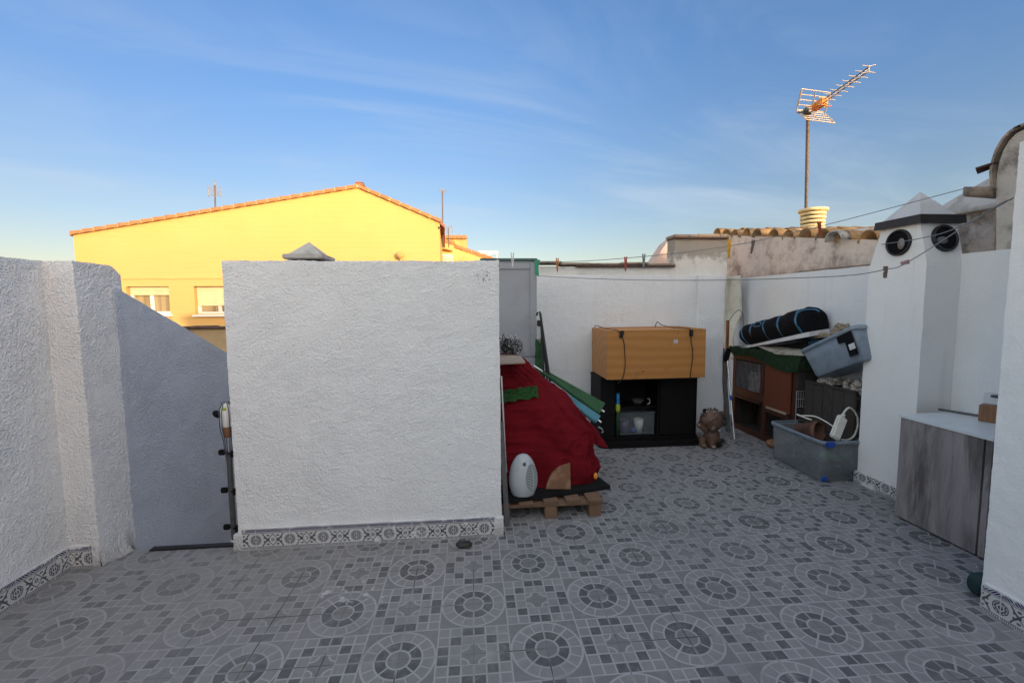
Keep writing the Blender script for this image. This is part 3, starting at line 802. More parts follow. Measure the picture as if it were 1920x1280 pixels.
b = MB(); q0, q1 = yp(822, 412), yp(834, 421); b.prism([q0, q1, q1 + Vector((0, 0, -.10)), q0 + Vector((0, 0, -.10))], (-.5, 8, 0)); b.prism([yp(821, 424), yp(827, 428), yp(821, 430)], (-.4, 6, 0)); b.build('eave', M['brick'], t, fixn=True)
p = yp(750, 478, YY - .14)
t = thing('wall_vent', 'round tan domed vent on the yellow gable just above the middle wall', 'vent', p)
b = MB(); b.ball(p, (.13, .11, .12), 18); b.tube([p, p + Vector((0, .14, 0))], .06, 12); b.build('dome', M['tan'], t)
b = MB(); b.tube([p + Vector((0, .05, -.08)), p + Vector((.03, .08, -.24))], .05, 10); b.build('stem', M['tan'], t)

def far_antenna(px, py0, py1, y, label, els, hw=.3):
    a, c = at(px, py0, y=y), at(px - .5, py1, y=y)
    t = thing('rooftop_antenna', label, 'antenna', a, 'small antennas on distant roofs')
    b = MB(); b.tube([a - Vector((0, 0, .4)), c], .024, 6); b.build('mast', M['mast'], t)
    b = MB()
    for (dx0, dz0, dx1, dz1, rr) in els: b.tube([c + Vector((dx0, 0, dz0)), c + Vector((dx1, 0, dz1))], rr, 5)
    b.build('elements', M['farmetal'], t)
far_antenna(403, 392, 347, 16.5, 'small antenna with upright rods on the long left slope of the yellow house roof',
    [(-.2, -.12, .18, -.32, .012), (-.22, 0, -.22, -.42, .012), (-.10, .02, -.10, -.36, .010), (.06, .0, .06, -.34, .010), (.17, -.02, .17, -.42, .012), (-.2, -.35, .18, -.36, .010), (0, .15, 0, -.1, .01)])
far_antenna(830, 444, 358, 16.5, 'tall thin mast with a tiny aerial beside the right eave of the yellow house',
    [(-.12, .04, .16, .02, .012), (-.1, .07, -.03, -.06, .012), (.02, .06, .06, -.08, .018), (.12, .06, .12, -.03, .010)])
far_antenna(841, 446, 428, 19.0, 'short antenna on the low yellow parapet right of the gabled house',
    [(-.12, .02, .16, .08, .012), (-.1, .1, -.06, -.22, .012), (.12, .16, .2, -.2, .012), (.02, .1, .02, -.2, .01)])

# ---- lower yellow house to the right
Y2 = 20.0
t = thing('lower_yellow_house', 'lower yellow house with stepped tiled walls right of the gabled house', 'house', at(870, 480, y=Y2))
b = MB(); b.prism([(at(815, 448, y=Y2 + 1).x, Y2 + 1, -6), (at(875, 448, y=Y2 + 1).x, Y2 + 1, -6), at(875, 448, y=Y2 + 1), at(815, 448, y=Y2 + 1)], (0, 5, 0)); b.build('upper_wall', M['yellow2'], t, fixn=True)
b = MB(); pp = [at(815, 449, y=Y2), at(853, 459, y=Y2), at(853, 464, y=Y2), at(926, 489, y=Y2)]
b.prism(pp + [(pp[-1].x, Y2, -6), (pp[0].x, Y2, -6)], (0, .5, 0)); b.build('stepped_wall', M['yellow2'], t, fixn=True)
for P, Q, n_ in ((pp[0], pp[1], 4), (pp[2], pp[3], 7), (at(823, 447, y=Y2 + .9), at(876, 447, y=Y2 + .9), 6)):
    e = (Q - P) / n_; b = MB()
    for k in range(n_): s = P + e * k; b.prism([s + Vector((0, -.06, -.02)), s + e * .94 + Vector((0, -.06, .0)), s + e * .94 + Vector((0, -.06, .13)), s + Vector((0, -.06, .16))], (0, .5, 0))
    b.build('coping_tiles', M['tile_or'], t, fixn=True)
b = MB(); b.prism([at(823, 461, y=Y2 - .3), at(848, 468, y=Y2 - .3), at(848, 470, y=Y2 - .3), at(823, 464, y=Y2 - .3)], (0, .3, 0)); b.build('canopy', M['tan'], t, fixn=True)
b = MB()
for px in range(822, 850, 3): b.tube([at(px, 476, y=Y2 - .6), at(px, 492, y=Y2 - .6)], .02, 5)
b.tube([at(820, 476, y=Y2 - .6), at(850, 482, y=Y2 - .6)], .03, 5); b.build('railing', M['white'], t)
t = thing('pergola', 'white metal pergola frame beyond the lower yellow house', 'pergola', at(915, 487, y=22))
b = MB()
for (a, c) in (((897, 471), (932, 472)), ((932, 471), (932, 492)), ((903, 471), (903, 488)), ((914, 479), (932, 472)), ((897, 474), (932, 475))): b.tube([at(*a, y=22), at(*c, y=22)], .035, 6)
b.build('frame', M['white'], t)

# ---- chimney cap showing over the middle wall, low ochre wall beyond
pc = at(581, 487, y=4.5)
t = thing('pyramid_chimney', 'grey chimney with a pyramid cap peeking over the middle wall', 'chimney', (pc.x, 4.5, 0))
b = MB(); b.box((pc.x - .14, 4.36, -2), (pc.x + .14, 4.64, 2.005)); b.build('stack', M['beardark'], t)
b = MB(); b.bbox((pc.x - .185, 4.31, 2.006), (pc.x + .185, 4.69, 2.052), .008)
b.add([(pc.x - .15, 4.35, 2.05), (pc.x + .15, 4.35, 2.05), (pc.x + .15, 4.65, 2.05), (pc.x - .15, 4.65, 2.05), (pc.x, 4.5, 2.185)], [(0, 1, 4), (1, 2, 4), (2, 3, 4), (3, 0, 4)])
b.build('pyramid_cap', M['cap'], t, fixn=True)
p0, p1 = at(330, 617, y=8.5), at(470, 615, y=8.5)
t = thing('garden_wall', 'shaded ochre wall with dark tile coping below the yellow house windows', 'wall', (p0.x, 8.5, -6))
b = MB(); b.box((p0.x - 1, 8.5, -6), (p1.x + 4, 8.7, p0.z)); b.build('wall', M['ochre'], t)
b = MB(); x = p0.x - 1
while x < p1.x + 4:
    b.bbox((x, 8.44, p0.z + random.uniform(-.005, .008)), (x + .42, 8.76, p0.z + .035 + random.uniform(-.006, .02)), .008); x += .40
b.build('coping', M['tile_dark'], t)
# unseen long house added behind the viewpoint to shade the terrace
t = thing('shading_house', 'unseen long plain house added behind the viewpoint to shade the terrace', 'house', (-8, -14, -6))
b = MB(); b.box((-34, -20, -6), (13.2, -12, 5.05)); b.build('wall', M['ochre'], t)
b = MB(); b.prism([(-34.3, -11.7, 5.052), (13.5, -11.7, 5.052), (13.5, -11.7, 5.25), (-34.3, -11.7, 5.25)], (0, -8.6, 0)); b.build('roof', M['tile_or'], t, fixn=True)

# ---- white chimney with two round vents
t = thing('white_chimney', 'white chimney with two round black vents and a pyramid cap on black hood', 'chimney', (3.45, 3.19, 0))
b = MB(); f1 = rough_fn(.002, amp2=.003)
zA, zB = 1.84, 2.14
def taper(p):
    k = max(0, min(1, (p.z - zA) / (zB - zA)))
    cx_, cy_ = 3.445, 3.17
    x0, x1, y0, y1 = 3.30, 3.60, 2.955, 3.425
    tx0, tx1, ty0, ty1 = 3.295, 3.595, 3.02, 3.325
    q = Vector(p); u_ = (p.x - x0) / (x1 - x0); v_ = (p.y - y0) / (y1 - y0)
    q.x = (x0 + u_ * (x1 - x0)) * (1 - k) + (tx0 + u_ * (tx1 - tx0)) * k
    q.y = (y0 + v_ * (y1 - y0)) * (1 - k) + (ty0 + v_ * (ty1 - ty0)) * k
    return f1(q)
nz = 110
b.panel((3.30, 3.425, 0), (0, -.47, 0), (0, 0, 2.145), 26, nz, taper)
b.panel((3.30, 2.955, 0), (.30, 0, 0), (0, 0, 2.145), 18, nz, taper)
b.panel((3.60, 3.425, 0), (-.30, 0, 0), (0, 0, 2.145), 18, nz, taper)
b.panel((3.60, 2.955, 0), (0, .47, 0), (0, 0, 2.145), 18, nz, taper)
ch_body = b.build('stack', M['chim'], t)
hx, hy = 3.445, 3.172
b = MB(); b.prism([(hx - .19, hy - .19, 2.135), (hx + .19, hy - .19, 2.135), (hx + .19, hy + .19, 2.135), (hx - .19, hy + .19, 2.135)], (0, 0, .002))
def frus(mb, a, z0, c, z1):
    mb.add([(hx - a, hy - a, z0), (hx + a, hy - a, z0), (hx + a, hy + a, z0), (hx - a, hy + a, z0), (hx - c, hy - c, z1), (hx + c, hy - c, z1), (hx + c, hy + c, z1), (hx - c, hy + c, z1)], [(3, 2, 1, 0), (4, 5, 6, 7), (0, 1, 5, 4), (1, 2, 6, 5), (2, 3, 7, 6), (3, 0, 4, 7)])
b = MB(); frus(b, .188, 2.135, .183, 2.195); b.build('hood', M['blackpaint'], t)
b = MB(); frus(b, .152, 2.1955, .147, 2.203); b.add([(hx - .147, hy - .147, 2.203), (hx + .147, hy - .147, 2.203), (hx + .147, hy + .147, 2.203), (hx - .147, hy + .147, 2.203), (hx, hy, 2.40)], [(0, 1, 4), (1, 2, 4), (2, 3, 4), (3, 0, 4)])
b.build('pyramid_cap', M['caplight'], t)
for ax_, cpos in (('x', at(1686, 455, x=3.297)), ('y', at(1770, 447, y=2.99))):
    if ax_ == 'x': MM = Matrix.Translation((cpos.x, cpos.y, cpos.z)) @ Matrix.Rotation(R(-90), 4, 'Y')
    else: MM = Matrix.Translation((cpos.x, cpos.y - .003, cpos.z)) @ Matrix.Rotation(R(78), 4, 'X')
    b = MB(); b.lathe([(.086, -.03), (.086, .013), (.089, .018), (.098, .018), (.101, .013), (.101, -.03)], MM, 36)
    v_ = b.build('vent_pipe', M['blackpaint'], t, fixn=True)
    b = MB(); b.lathe([(.086, .0075), (.0001, .007)], MM, 30); b.build('vent_inside', M['blackfab'], v_)
    b = MB(); b.lathe([(.0001, .0), (.034, .0), (.034, .004), (.0001, .004)], MM @ Matrix.Translation((-.012, -.026, .0085) if ax_ == 'x' else (-.03, -.018, .0085)) @ Matrix.Diagonal((1.25, .8, 1, 1)), 22); b.build('grey_disc', M['farmetal' if ax_ == 'x' else 'greyboard'], v_, fixn=True)  # grey oval disc set inside the vent ring
b = MB(); rough_box(b, (3.284, 2.90, 0), (3.302, 3.44, .10), .012, .0025, 'xyYZ'); b.build('skirting_tile', M['skirt_worn'], t)

# ================================================================== WASHING LINES AND PEGS
def on_plane(px, py, P, Q):
    n = Vector((-(Q - P).y, (Q - P).x, 0)); d = FW + RT * ((px - 960) / F) + UP * ((640 - py) / F)
    return CAM + d * ((P - CAM).dot(n) / d.dot(n))
def smoothline(pts, sub=6):
    out = []
    for i in range(len(pts) - 1):
        p0, p1, p2, p3 = pts[max(i - 1, 0)], pts[i], pts[i + 1], pts[min(i + 2, len(pts) - 1)]
        for k in range(sub):
            s = k / sub
            out.append(.5 * ((2 * p1) + (p2 - p0) * s + (2 * p0 - 5 * p1 + 4 * p2 - p3) * s * s + (3 * p1 - p0 - 3 * p2 + p3) * s ** 3))
    return out + [pts[-1]]
def wline(label, P, Q, px):
    b = MB(); pts = [P] + [on_plane(*q, P, Q) for q in px] + [Q]
    b.tube(smoothline(pts), .0030, 6)
    tag(b.build('washing_line', M['line']), label, 'washing line', 'washing lines over the terrace')
PA, QA = at(1818, 351, y=2.9), at(915, 491.5, y=4.3)
wline('upper washing line, rising from the back wall to the dark eave tile', PA, QA, [(1590, 411), (1480, 438), (1380, 459), (1265, 475), (1160, 485), (1082, 490), (1000, 492)])
PB, QB = at(1898, 374, x=2.70), at(1009, 517, y=4.4)
wline('lower washing line, sagging along the top of the white back wall', PB, QB, [(1864, 389), (1703, 491), (1660, 505), (1595, 516), (1495, 521), (1360, 525), (1200, 525), (1080, 521)])
PC, QC = at(1900, 371, x=2.66), at(1652, 458, x=3.29)
wline('short washing line crossing both round vents of the white chimney', PC, QC, [(1790, 429), (1720, 448)])

def peg_at(P, mt, label, tilt=0, L=.085, up=.5, flat=False):
    t = thing('clothes_peg', label, 'clothes peg', P, 'pegs on the washing lines')
    for s in (-1, 1):
        b = MB(); th_ = R(4) * s
        Mx = Matrix.Translation(P) @ Matrix.Rotation(tilt, 4, 'Y') @ Matrix.Rotation(th_, 4, 'Y')
        b.bbox((s * .0055 - .005, -.006, -L * (1 - up)), (s * .0055 + .005, .006, L * up), .002, Mx); b.build('jaw', M[mt], t)
    b = MB(); Mx = Matrix.Translation(P) @ Matrix.Rotation(tilt, 4, 'Y'); b.bbox((-.013, -.004, -.004), (.013, .004, .004), .001, Mx); b.build('spring', M['metal'], t)
peg_at(on_plane(961, 489, PA, QA), 'pale peg', 'pale grey peg against the top of the grey cupboard', L=.14, up=.55)
peg_at(on_plane(1045, 494, PA, QA), 'orange peg', 'orange peg above the back wall coping, right of the grey cupboard', L=.125, up=.4)
peg_at(on_plane(1173, 492, PA, QA), 'red peg', 'red peg in front of the weathered wall coping', L=.125, up=.4)
peg_at(on_plane(1207, 488, PA, QA), 'grey peg', 'grey-blue peg just right of the red peg', L=.125, up=.45)
peg_at(on_plane(1367, 466, PA, QA), 'yellow peg', 'bright yellow peg at the left end of the pinkish wall', L=.155, up=.5)
peg_at(on_plane(1411, 461, PA, QA), 'brown peg', 'brown-grey peg against the stained pinkish wall', tilt=R(8), L=.11, up=.45)
peg_at(on_plane(1537, 430, PA, QA), 'vermilion peg', 'red-orange peg below the cream chimney pot', tilt=R(-9), L=.12, up=.5)
peg_at(on_plane(1660, 509, PB, QB), 'brown peg', 'dark peg hanging on the sagging line at the white chimney', L=.068, up=.45)
peg_at(on_plane(1697, 492, PB, QB), 'pink peg', 'pale pink peg lying flat along the line on the white chimney', tilt=R(80), L=.05)

# ================================================================== PALLET CORNER
t = thing('pallet', 'raw wooden pallet on the floor under the red covered heap', 'pallet', (.55, 3.5, 0))
for x in (.20, .545, .875):
    for y in (3.055, 3.55, 4.05):
        b = MB(); b.bbox((x - .045, y, 0), (x + .045, y + .12, .088), .004); b.build('block', M['rawwood'], t)
for y in (3.06, 3.55, 4.05):
    b = MB(); b.bbox((.15, y, .0885), (.93, y + .11, .113), .003); b.build('stringer_board', M['rawwood'], t)
for x in (.19, .36, .545, .71, .87):
    b = MB(); b.bbox((x - .055, 3.045, .1135), (x + .055, 4.18, .136), .003); b.build('deck_board', M['rawwood'], t)
b = MB(); f0 = rough_fn(.004, 9)
zq = .150
P = [(-.02, 2.99), (1.035, 3.20), (.99, 3.40), (.96, 4.1), (-.02, 4.1)]
b.prism([(x, y, zq - .012 + .0 * x) for x, y in P], (0, 0, .028))
tag(b.build('rubber_sheet', M['rubber']), 'black rubber sheet lying on the wooden pallet', 'rubber sheet')

# red covered heap
def prof(tab, z):
    if z <= tab[0][0]: return tab[0][1]
    for (a, va), (c, vc) in zip(tab, tab[1:]):
        if z <= c: return va + (vc - va) * (z - a) / (c - a)
    return tab[-1][1]
XR = [(.168, 1.00), (.25, 1.0), (.36, .965), (.5, .965), (.61, .915), (.8, .745), (.91, .615), (1.03, .47), (1.085, .40), (1.11, .30)]
YF = [(.168, 3.215), (.3, 3.235), (.55, 3.30), (.74, 3.38), (.82, 3.46), (.86, 3.54), (1.0, 3.62), (1.07, 3.70), (1.11, 3.80)]
t = thing('covered_heap', 'heap under a wrinkled dark red cloth cover on the pallet', 'covered heap', (.45, 3.65, .17))
b = MB(); NZ, NA = 120, 260; vs = []
for j in range(NZ + 1):
    z = .168 + (1.11 - .168) * j / NZ
    xr, yf = prof(XR, z), prof(YF, z); xl, yb = -.25, 4.2 - (z - .17) * .12
    cx_, cy_ = (xl + xr) / 2, (yf + yb) / 2; ax_, ay_ = (xr - xl) / 2, (yb - yf) / 2
    for k in range(NA):
        a = 2 * math.pi * k / NA; c_, s_ = math.cos(a), math.sin(a); e_ = 2 / 4.5
        p = Vector((cx_ + ax_ * math.copysign(abs(c_) ** e_, c_), cy_ + ay_ * math.copysign(abs(s_) ** e_, s_), z))
        th_ = a * .62; wv = Vector((p.x * 3.2 + p.z * 1.4, p.y * 3.2, p.z * 2.2 - p.x * 1.2))
        warp = noise.noise(Vector((p.x * 2.1, p.y * 2.1, p.z * 2.4 + 5))) * .55
        def rdg(v_, k_): return max(0, 1 - abs(noise.noise(v_)) * k_)
        d = rdg(Vector((th_ * 3.1 + warp + p.z * 1.1, p.z * .9, 2)), 3.6) * .028 + rdg(Vector((th_ * 6.3 + warp * 2 - p.z * 1.6, p.z * 1.3, 8)), 4.2) * .022
        sw = (p.z - .62) + .55 * (p.x - .42) ** 2 + warp * .10
        d += .010 * max(0, math.sin(sw * 36 + warp * 3)) ** 2 * math.exp(-((p.z - .62) / .17) ** 2) * min(1, max(0, p.x * 2.2))
        d += noise.noise(wv * 2.0) * .022 + rdg(wv * 4.4 + Vector((9, 3, 1)), 5) * .011 - .012
        lowk = min(1, (z - .168) / .06)
        n_ = Vector((c_, s_, .25)).normalized()
        vs.append(p + n_ * d * (.25 + .75 * lowk) + Vector((0, 0, (.004 * math.sin(a * 9) if j == 0 else 0))))
top = Vector((.05, 4.0, 1.115)); fs = [(j * NA + k, j * NA + (k + 1) % NA, (j + 1) * NA + (k + 1) % NA, (j + 1) * NA + k) for j in range(NZ) for k in range(NA)]
b.add(vs, fs, True); b.add(vs[-NA:], [tuple(range(NA))])
b.build('cover', M['redcloth'], t)
A_, B_, C_, D_ = at(1085, 772, y=3.50), at(1117, 802, y=3.52), at(1141, 839, y=3.50), at(1114, 832, y=3.46)
def flap(p_):
    return p_
b = MB(); N1 = 14; vs = []
for s_ in (0, .006):
    for j in range(N1 + 1):
        for i in range(9):
            l = A_.lerp(D_, j / N1); r_ = B_.lerp(C_, j / N1); p = l.lerp(r_, i / 8)
            q = p + Vector((0, -.03 * math.sin(math.pi * i / 8) - s_, 0)) + Vector((0, noise.noise(p * 9) * .02, noise.noise(p * 14) * .006)); vs.append(q)
w9 = 9; n2 = (N1 + 1) * 9
b.add(vs, [(o_ + j * w9 + i, o_ + j * w9 + i + 1, o_ + (j + 1) * w9 + i + 1, o_ + (j + 1) * w9 + i) for o_ in (0, n2) for j in range(N1) for i in range(8)], True)
b.build('loose_corner', M['redcloth'], t)
b = MB(); p = at(1117, 892, y=3.20); b.ball(p, (.017, .012, .026), 14); b.build('orange_patch', M['antorange'], t)

# heater
hp = at(981, 926, z=.167)
t = thing('fan_heater', 'egg-shaped pale grey fan heater on the black sheet by the red heap', 'fan heater', hp)
HZ = .305
def hr(s): return (.104 * (max(0, 1 - ((s - .34) / .66) ** 2) ** .5 if s > .34 else 1 - .22 * ((.34 - s) / .34) ** 2))
MH = Matrix.Translation(hp) @ Matrix.Diagonal((1, .8, 1, 1))
b = MB(); b.lathe([(.0001, 0), (.07, 0)] + [(hr(k / 26), .004 + HZ * k / 26) for k in range(27)], MH, 40); b.build('shell', M['heater'], t)
def hsurf(a, s, off=.0): r_ = hr(s) + off; return MH @ Vector((r_ * math.cos(a), r_ * math.sin(a), .004 + HZ * s))
b = MB(); vs = []; NU, NV = 16, 20
def span(s): k = max(0, 1 - ((s - .46) / .34) ** 2) ** .5; return R(-48) - R(36) * k, R(-48) + R(34) * k
for j in range(NV + 1):
    s = .13 + .66 * j / NV; a0, a1 = span(s)
    for i in range(NU + 1): vs.append(hsurf(a0 + (a1 - a0) * i / NU, s, .0012))
b.add(vs, [(j * (NU + 1) + i, j * (NU + 1) + i + 1, (j + 1) * (NU + 1) + i + 1, (j + 1) * (NU + 1) + i) for j in range(NV) for i in range(NU)], True)
g_ = b.build('grille', M['grille'], t)
b = MB()
for j in range(18):
    s = .15 + .62 * j / 17; a0, a1 = span(s)
    b.tube([hsurf(a0 + (a1 - a0) * i / 10, s + .012 * (i / 10), .003) for i in range(11)], .0028, 5)
b.tube([hsurf(R(-50) + R(6) * (s - .46), s, .004) for s in [.16 + .6 * i / 10 for i in range(11)]], .003, 5)
b.build('slats', M['heater'], g_)
b = MB(); pk = hsurf(R(-88), .80, .0); b.ball(pk, (.013, .008, .017), 12); b.build('knob', M['grille'], t)

# stone, grass scrap, board with lights
P = [at(*q, y=3.17) for q in ((1023, 912), (1027, 899), (1034, 886), (1046, 875), (1069, 867), (1070, 912))]
b = MB(); zb = min(p.z for p in P); b.prism([Vector((p.x, p.y + random.uniform(-.004, .004), p.z + (.167 - zb))) for p in P], (.012, .055, 0))
tag(b.build('stone_slab', M['stone'], fixn=True), 'brown quarter-round piece of natural stone standing on the black sheet', 'stone')
b = MB(); c0, c1 = at(936, 744, y=3.42), at(1004, 738, y=3.42)
def turf_fn(p): return p + Vector((noise.noise(p * 30) * .012, noise.noise(p * 34 + Vector((5, 0, 0))) * .012, noise.noise(p * 40) * .018))
b.panel(c0 + Vector((0, -.05, -.02)), (c1 - c0) + Vector((.02, .02, .015)), (0, .13, .05), 40, 16, turf_fn); b.panel(c0 + Vector((0, -.05, -.035)), (c1 - c0) + Vector((.02, .02, .015)), (0, 0, .018), 40, 3, turf_fn)
random.seed(3)
for k in range(900):
    i_, j_ = random.random(), random.random(); p = turf_fn(c0 + Vector((0, -.05, -.02)) + ((c1 - c0) + Vector((.02, .02, .015))) * i_ + Vector((0, .13, .05)) * j_)
    d = Vector((random.uniform(-.008, .008), random.uniform(-.012, .004), random.uniform(.006, .016))); s_ = Vector((.0016, 0, 0))
    b.add([p - s_, p + s_, p + d], [(0, 1, 2)])
tag(b.build('turf_scrap', M['turf']), 'small scrap of bright green artificial grass on the red cover', 'artificial grass')
zt_ = 1.125
b = MB(); b.prism([at(930, 684, z=zt_), at(985, 681, z=zt_), at(975, 667, z=zt_), at(930, 667, z=zt_)], (0, 0, .012))
tag(b.build('cardboard_sheet', M['card'], fixn=True), 'beige cardboard sheet on top of the red heap under the tangled lights', 'cardboard')
t = thing('string_lights', 'tangled ball of black and silver string lights on the cardboard sheet', 'string lights', at(952, 672, z=zt_))
random.seed(5); b = MB(); b2 = MB(); cc = at(950, 660, y=3.72); cc.z = 1.137 + .06
for k in range(58):
    pts = []; ax = Vector((random.gauss(0, 1), random.gauss(0, 1), random.gauss(0, 1))).normalized(); bx_ = ax.orthogonal().normalized(); cx_ = ax.cross(bx_)
    off = Vector((random.uniform(-.06, .09), random.uniform(-.05, .05), random.uniform(-.03, .06))); rr = random.uniform(.03, .07)
    for i in range(14):
        a = i / 13 * random.uniform(5, 7); q = cc + off + (bx_ * math.cos(a) + cx_ * math.sin(a)) * rr * random.uniform(.85, 1.1)
        q.z = max(q.z, 1.141); pts.append(q)
    (b if k % 2 else b2).tube(smoothline(pts, 3), .0032, 5)
b.build('cable', M['blackwire'], t); b2.build('silver_cable', M['lace'], t)
b = MB()
for k in range(60):
    q = cc + Vector((random.uniform(-.1, .1), random.uniform(-.08, .08), random.uniform(-.055, .10))); b.ball(q, .006, 6)
b.build('bulbs', M['whitecable'], t)['kind'] = 'stuff'

# grey panel with teal top edge
yd = 4.45
d0, d1 = at(900, 490, y=yd), at(1006, 490, y=yd); zt_ = d1.z
t = thing('plastic_cupboard', 'tall grey plastic cupboard with teal top edge standing behind the red heap', 'cupboard', (d0.x, yd, 0))
b = MB(); x0, x1 = d0.x, d1.x
zr = at(1000, 657, y=yd).z; zi = at(1000, 505, y=yd).z
b.bbox((x0, yd, .14), (x1, yd + .03, zt_), .004)
for q in ((x0, x1 - .085, zi + .02, zt_ - .001),): pass
b.bbox((x1 - .07, yd - .010, zr - .06), (x1, yd + .001, zt_ - .001), .005); b.bbox((x0, yd - .0098, zi), (x1 - .0701, yd + .001, zt_ - .001), .005); b.bbox((x0, yd - .0098, zr - .06), (x1 - .0701, yd + .001, zr + .02), .005)
b.bbox((x0, yd - .0095, .14), (x1, yd + .001, zr - .085), .005)
b.build('door', M['greydoor'], t)
b = MB(); b.bbox((x0, yd - .015, zt_ + .0005), (x1 + .01, yd + .045, zt_ + .03), .006); b.build('top_strip', mat('grey teal edge', (.06, .105, .105), .6, .3, 20), t)
b = MB(); f0 = rough_fn(.010, 14)
q0, q1, q2, q3 = at(1002, 487, y=yd - .02), at(1013, 487, y=yd - .02), at(1011, 517, y=yd - .02), at(1004, 515, y=yd - .02)
b.prism([q0, q1, q1.lerp(q2, .5) - Vector((.015, 0, 0)), q2, q3], (0, .05, 0)); tag(b.build('green_cloth', M['greendark'], fixn=True), 'teal green cloth strip hanging at the top corner of the grey cupboard', 'cloth')
b = MB(); e0, e1 = at(1004, 636, y=4.30), at(1016, 706, y=4.25)
b.panel(Vector((e0.x, 4.32, e1.z - .3)), (e1.x - e0.x + .02, -.02, 0), (0, 0, e0.z - e1.z + .3), 8, 30, rough_fn(.012, 12)); b.panel(Vector((e0.x, 4.33, e1.z - .3)), (e1.x - e0.x + .02, -.02, 0), (0, 0, e0.z - e1.z + .3), 8, 30, rough_fn(.012, 12))
tag(b.build('green_sheet', M['greenfab']), 'green plastic sheet wedged between the grey cupboard and the black poles', 'sheet')
# folded black frame
t = thing('folding_frame', 'folded black metal frame leaning on the back wall behind the red heap', 'folding frame', at(1025, 745, y=4.05))
def tubes(lst, y0, rad):
    b = MB()
    for a, c in lst: b.tube([at(*a, y=y0 + .12), at(*c, y=y0 - .12)], rad, 8)
    return b
for (a, c) in (((1013, 588), (1033, 728)), ((1014, 600), (1022, 735)), ((1015, 605), (1028, 735))):
    tubes([(a, c)], 4.18, .012 if a[1] < 595 else .009).build('pole', M['blackwire'], t)
b = MB(); b.tube([at(1006, 592, y=4.30), at(1008, 586, y=4.30), at(1012, 584, y=4.30), at(1014, 592, y=4.30), at(1016, 640, y=4.27)], .010, 8); b.bbox((-.02, -.02, -.03), (.02, .02, .03), .006, Matrix.Translation(at(1011, 606, y=4.28))); b.build('hook', M['blackwire'], t)
b = MB()
for k in range(4): b.tube([at(1006 + k * 1.6, 592 + k * 2, y=4.29), at(1007 + k * 1.8, 634 + 3 * k, y=4.28)], .0025, 5)
b.tube([at(1006, 606, y=4.29), at(1012, 604, y=4.29)], .003, 5); b.build('wire', M['metal'], t)

def parasol(a, c, y0, y1, r0_, r1_, mt, label, lobes):
    t = thing('folded_parasol', label, 'parasol', at(*c, y=y1), 'folded parasols beside the heap')
    p, q = at(*a, y=y0), at(*c, y=y1); ax = (q - p).normalized(); s_ = ax.cross(Vector((0, 0, 1))).normalized(); u_ = s_.cross(ax)
    vs = []; n, L = 40, 16
    for j in range(L + 1):
        f = j / L; r_ = r0_ + (r1_ - r0_) * f
        for k in range(n):
            w_ = 2 * math.pi * k / n
            rr = r_ * (1 + .22 * math.copysign(abs(math.cos(w_ * lobes + f * .8)) ** .5, math.cos(w_ * lobes + f * .8)) + .16 * math.cos(w_ * 2 + 1.5 * f)); vs.append(p.lerp(q, f) + (s_ * math.cos(w_) + u_ * math.sin(w_) * .75) * rr)
    b = MB(); b.add(vs, [(j * n + k, j * n + (k + 1) % n, (j + 1) * n + (k + 1) % n, (j + 1) * n + k) for j in range(L) for k in range(n)], True)
    b.add(vs[-n:], [tuple(range(n))]); b.add(vs[:n], [tuple(range(n - 1, -1, -1))]); b.build('canopy', M[mt], t, fixn=True)
    b = MB(); b.tube([p - ax * .12, q + ax * .035], .010, 8); b.build('shaft', M['metal'], t)
parasol((1020, 698), (1127, 768), 4.15, 3.95, .035, .075, 'greenfab', 'folded green parasol lying behind the red heap', 3)
parasol((1028, 718), (1121, 787), 4.0, 3.80, .03, .046, 'bluefab', 'folded light blue parasol lying along the red cover', 2)
t = thing('steel_ring', 'small steel ring fitting under the folded blue parasol', 'ring', at(1126, 805, y=3.85))
b = MB(); b.tube([at(1122, 800, y=3.85), at(1128, 803, y=3.85), at(1131, 809, y=3.85), at(1128, 811, y=3.85)], .006, 8); b.build('ring', M['metal'], t)
# poles beside the wall
t = thing('flat_bar', 'dark grey flat bar standing on the floor beside the stairwell wall', 'bar', at(948, 985, z=0))
b = MB(); p, q = at(951, 985, z=0), at(941, 790, y=3.16); b.prism([p + Vector((-.018, -.01, 0)), p + Vector((.018, -.01, 0)), q + Vector((.012, 0, 0)), q + Vector((-.02, 0, 0))], (0, .012, 0)); b.build('bar', M['greymetal'], t, fixn=True)
t = thing('thin_tube', 'thin pale metal tube leaning between the stairwell wall and the red heap', 'tube', at(950, 880, y=3.14))
b = MB(); b.tube([at(940, 705, y=3.3), at(948, 865, y=3.14), at(950, 885, y=3.13)], .007, 8); b.build('tube', M['metal'], t)
b = MB(); b.bbox((-.05, -.022, 0), (.05, .022, .044), .012, Matrix.Translation(at(870, 1026, z=0)) @ Matrix.Rotation(R(-4), 4, 'Z'))
tag(b.build('rubber_block', mat('worn black block', (.028, .03, .028), .85, .5, 30, c2=(.07, .07, .065), bmp=.6, bscale=70)), 'small black block on the floor at the foot of the middle wall', 'block')

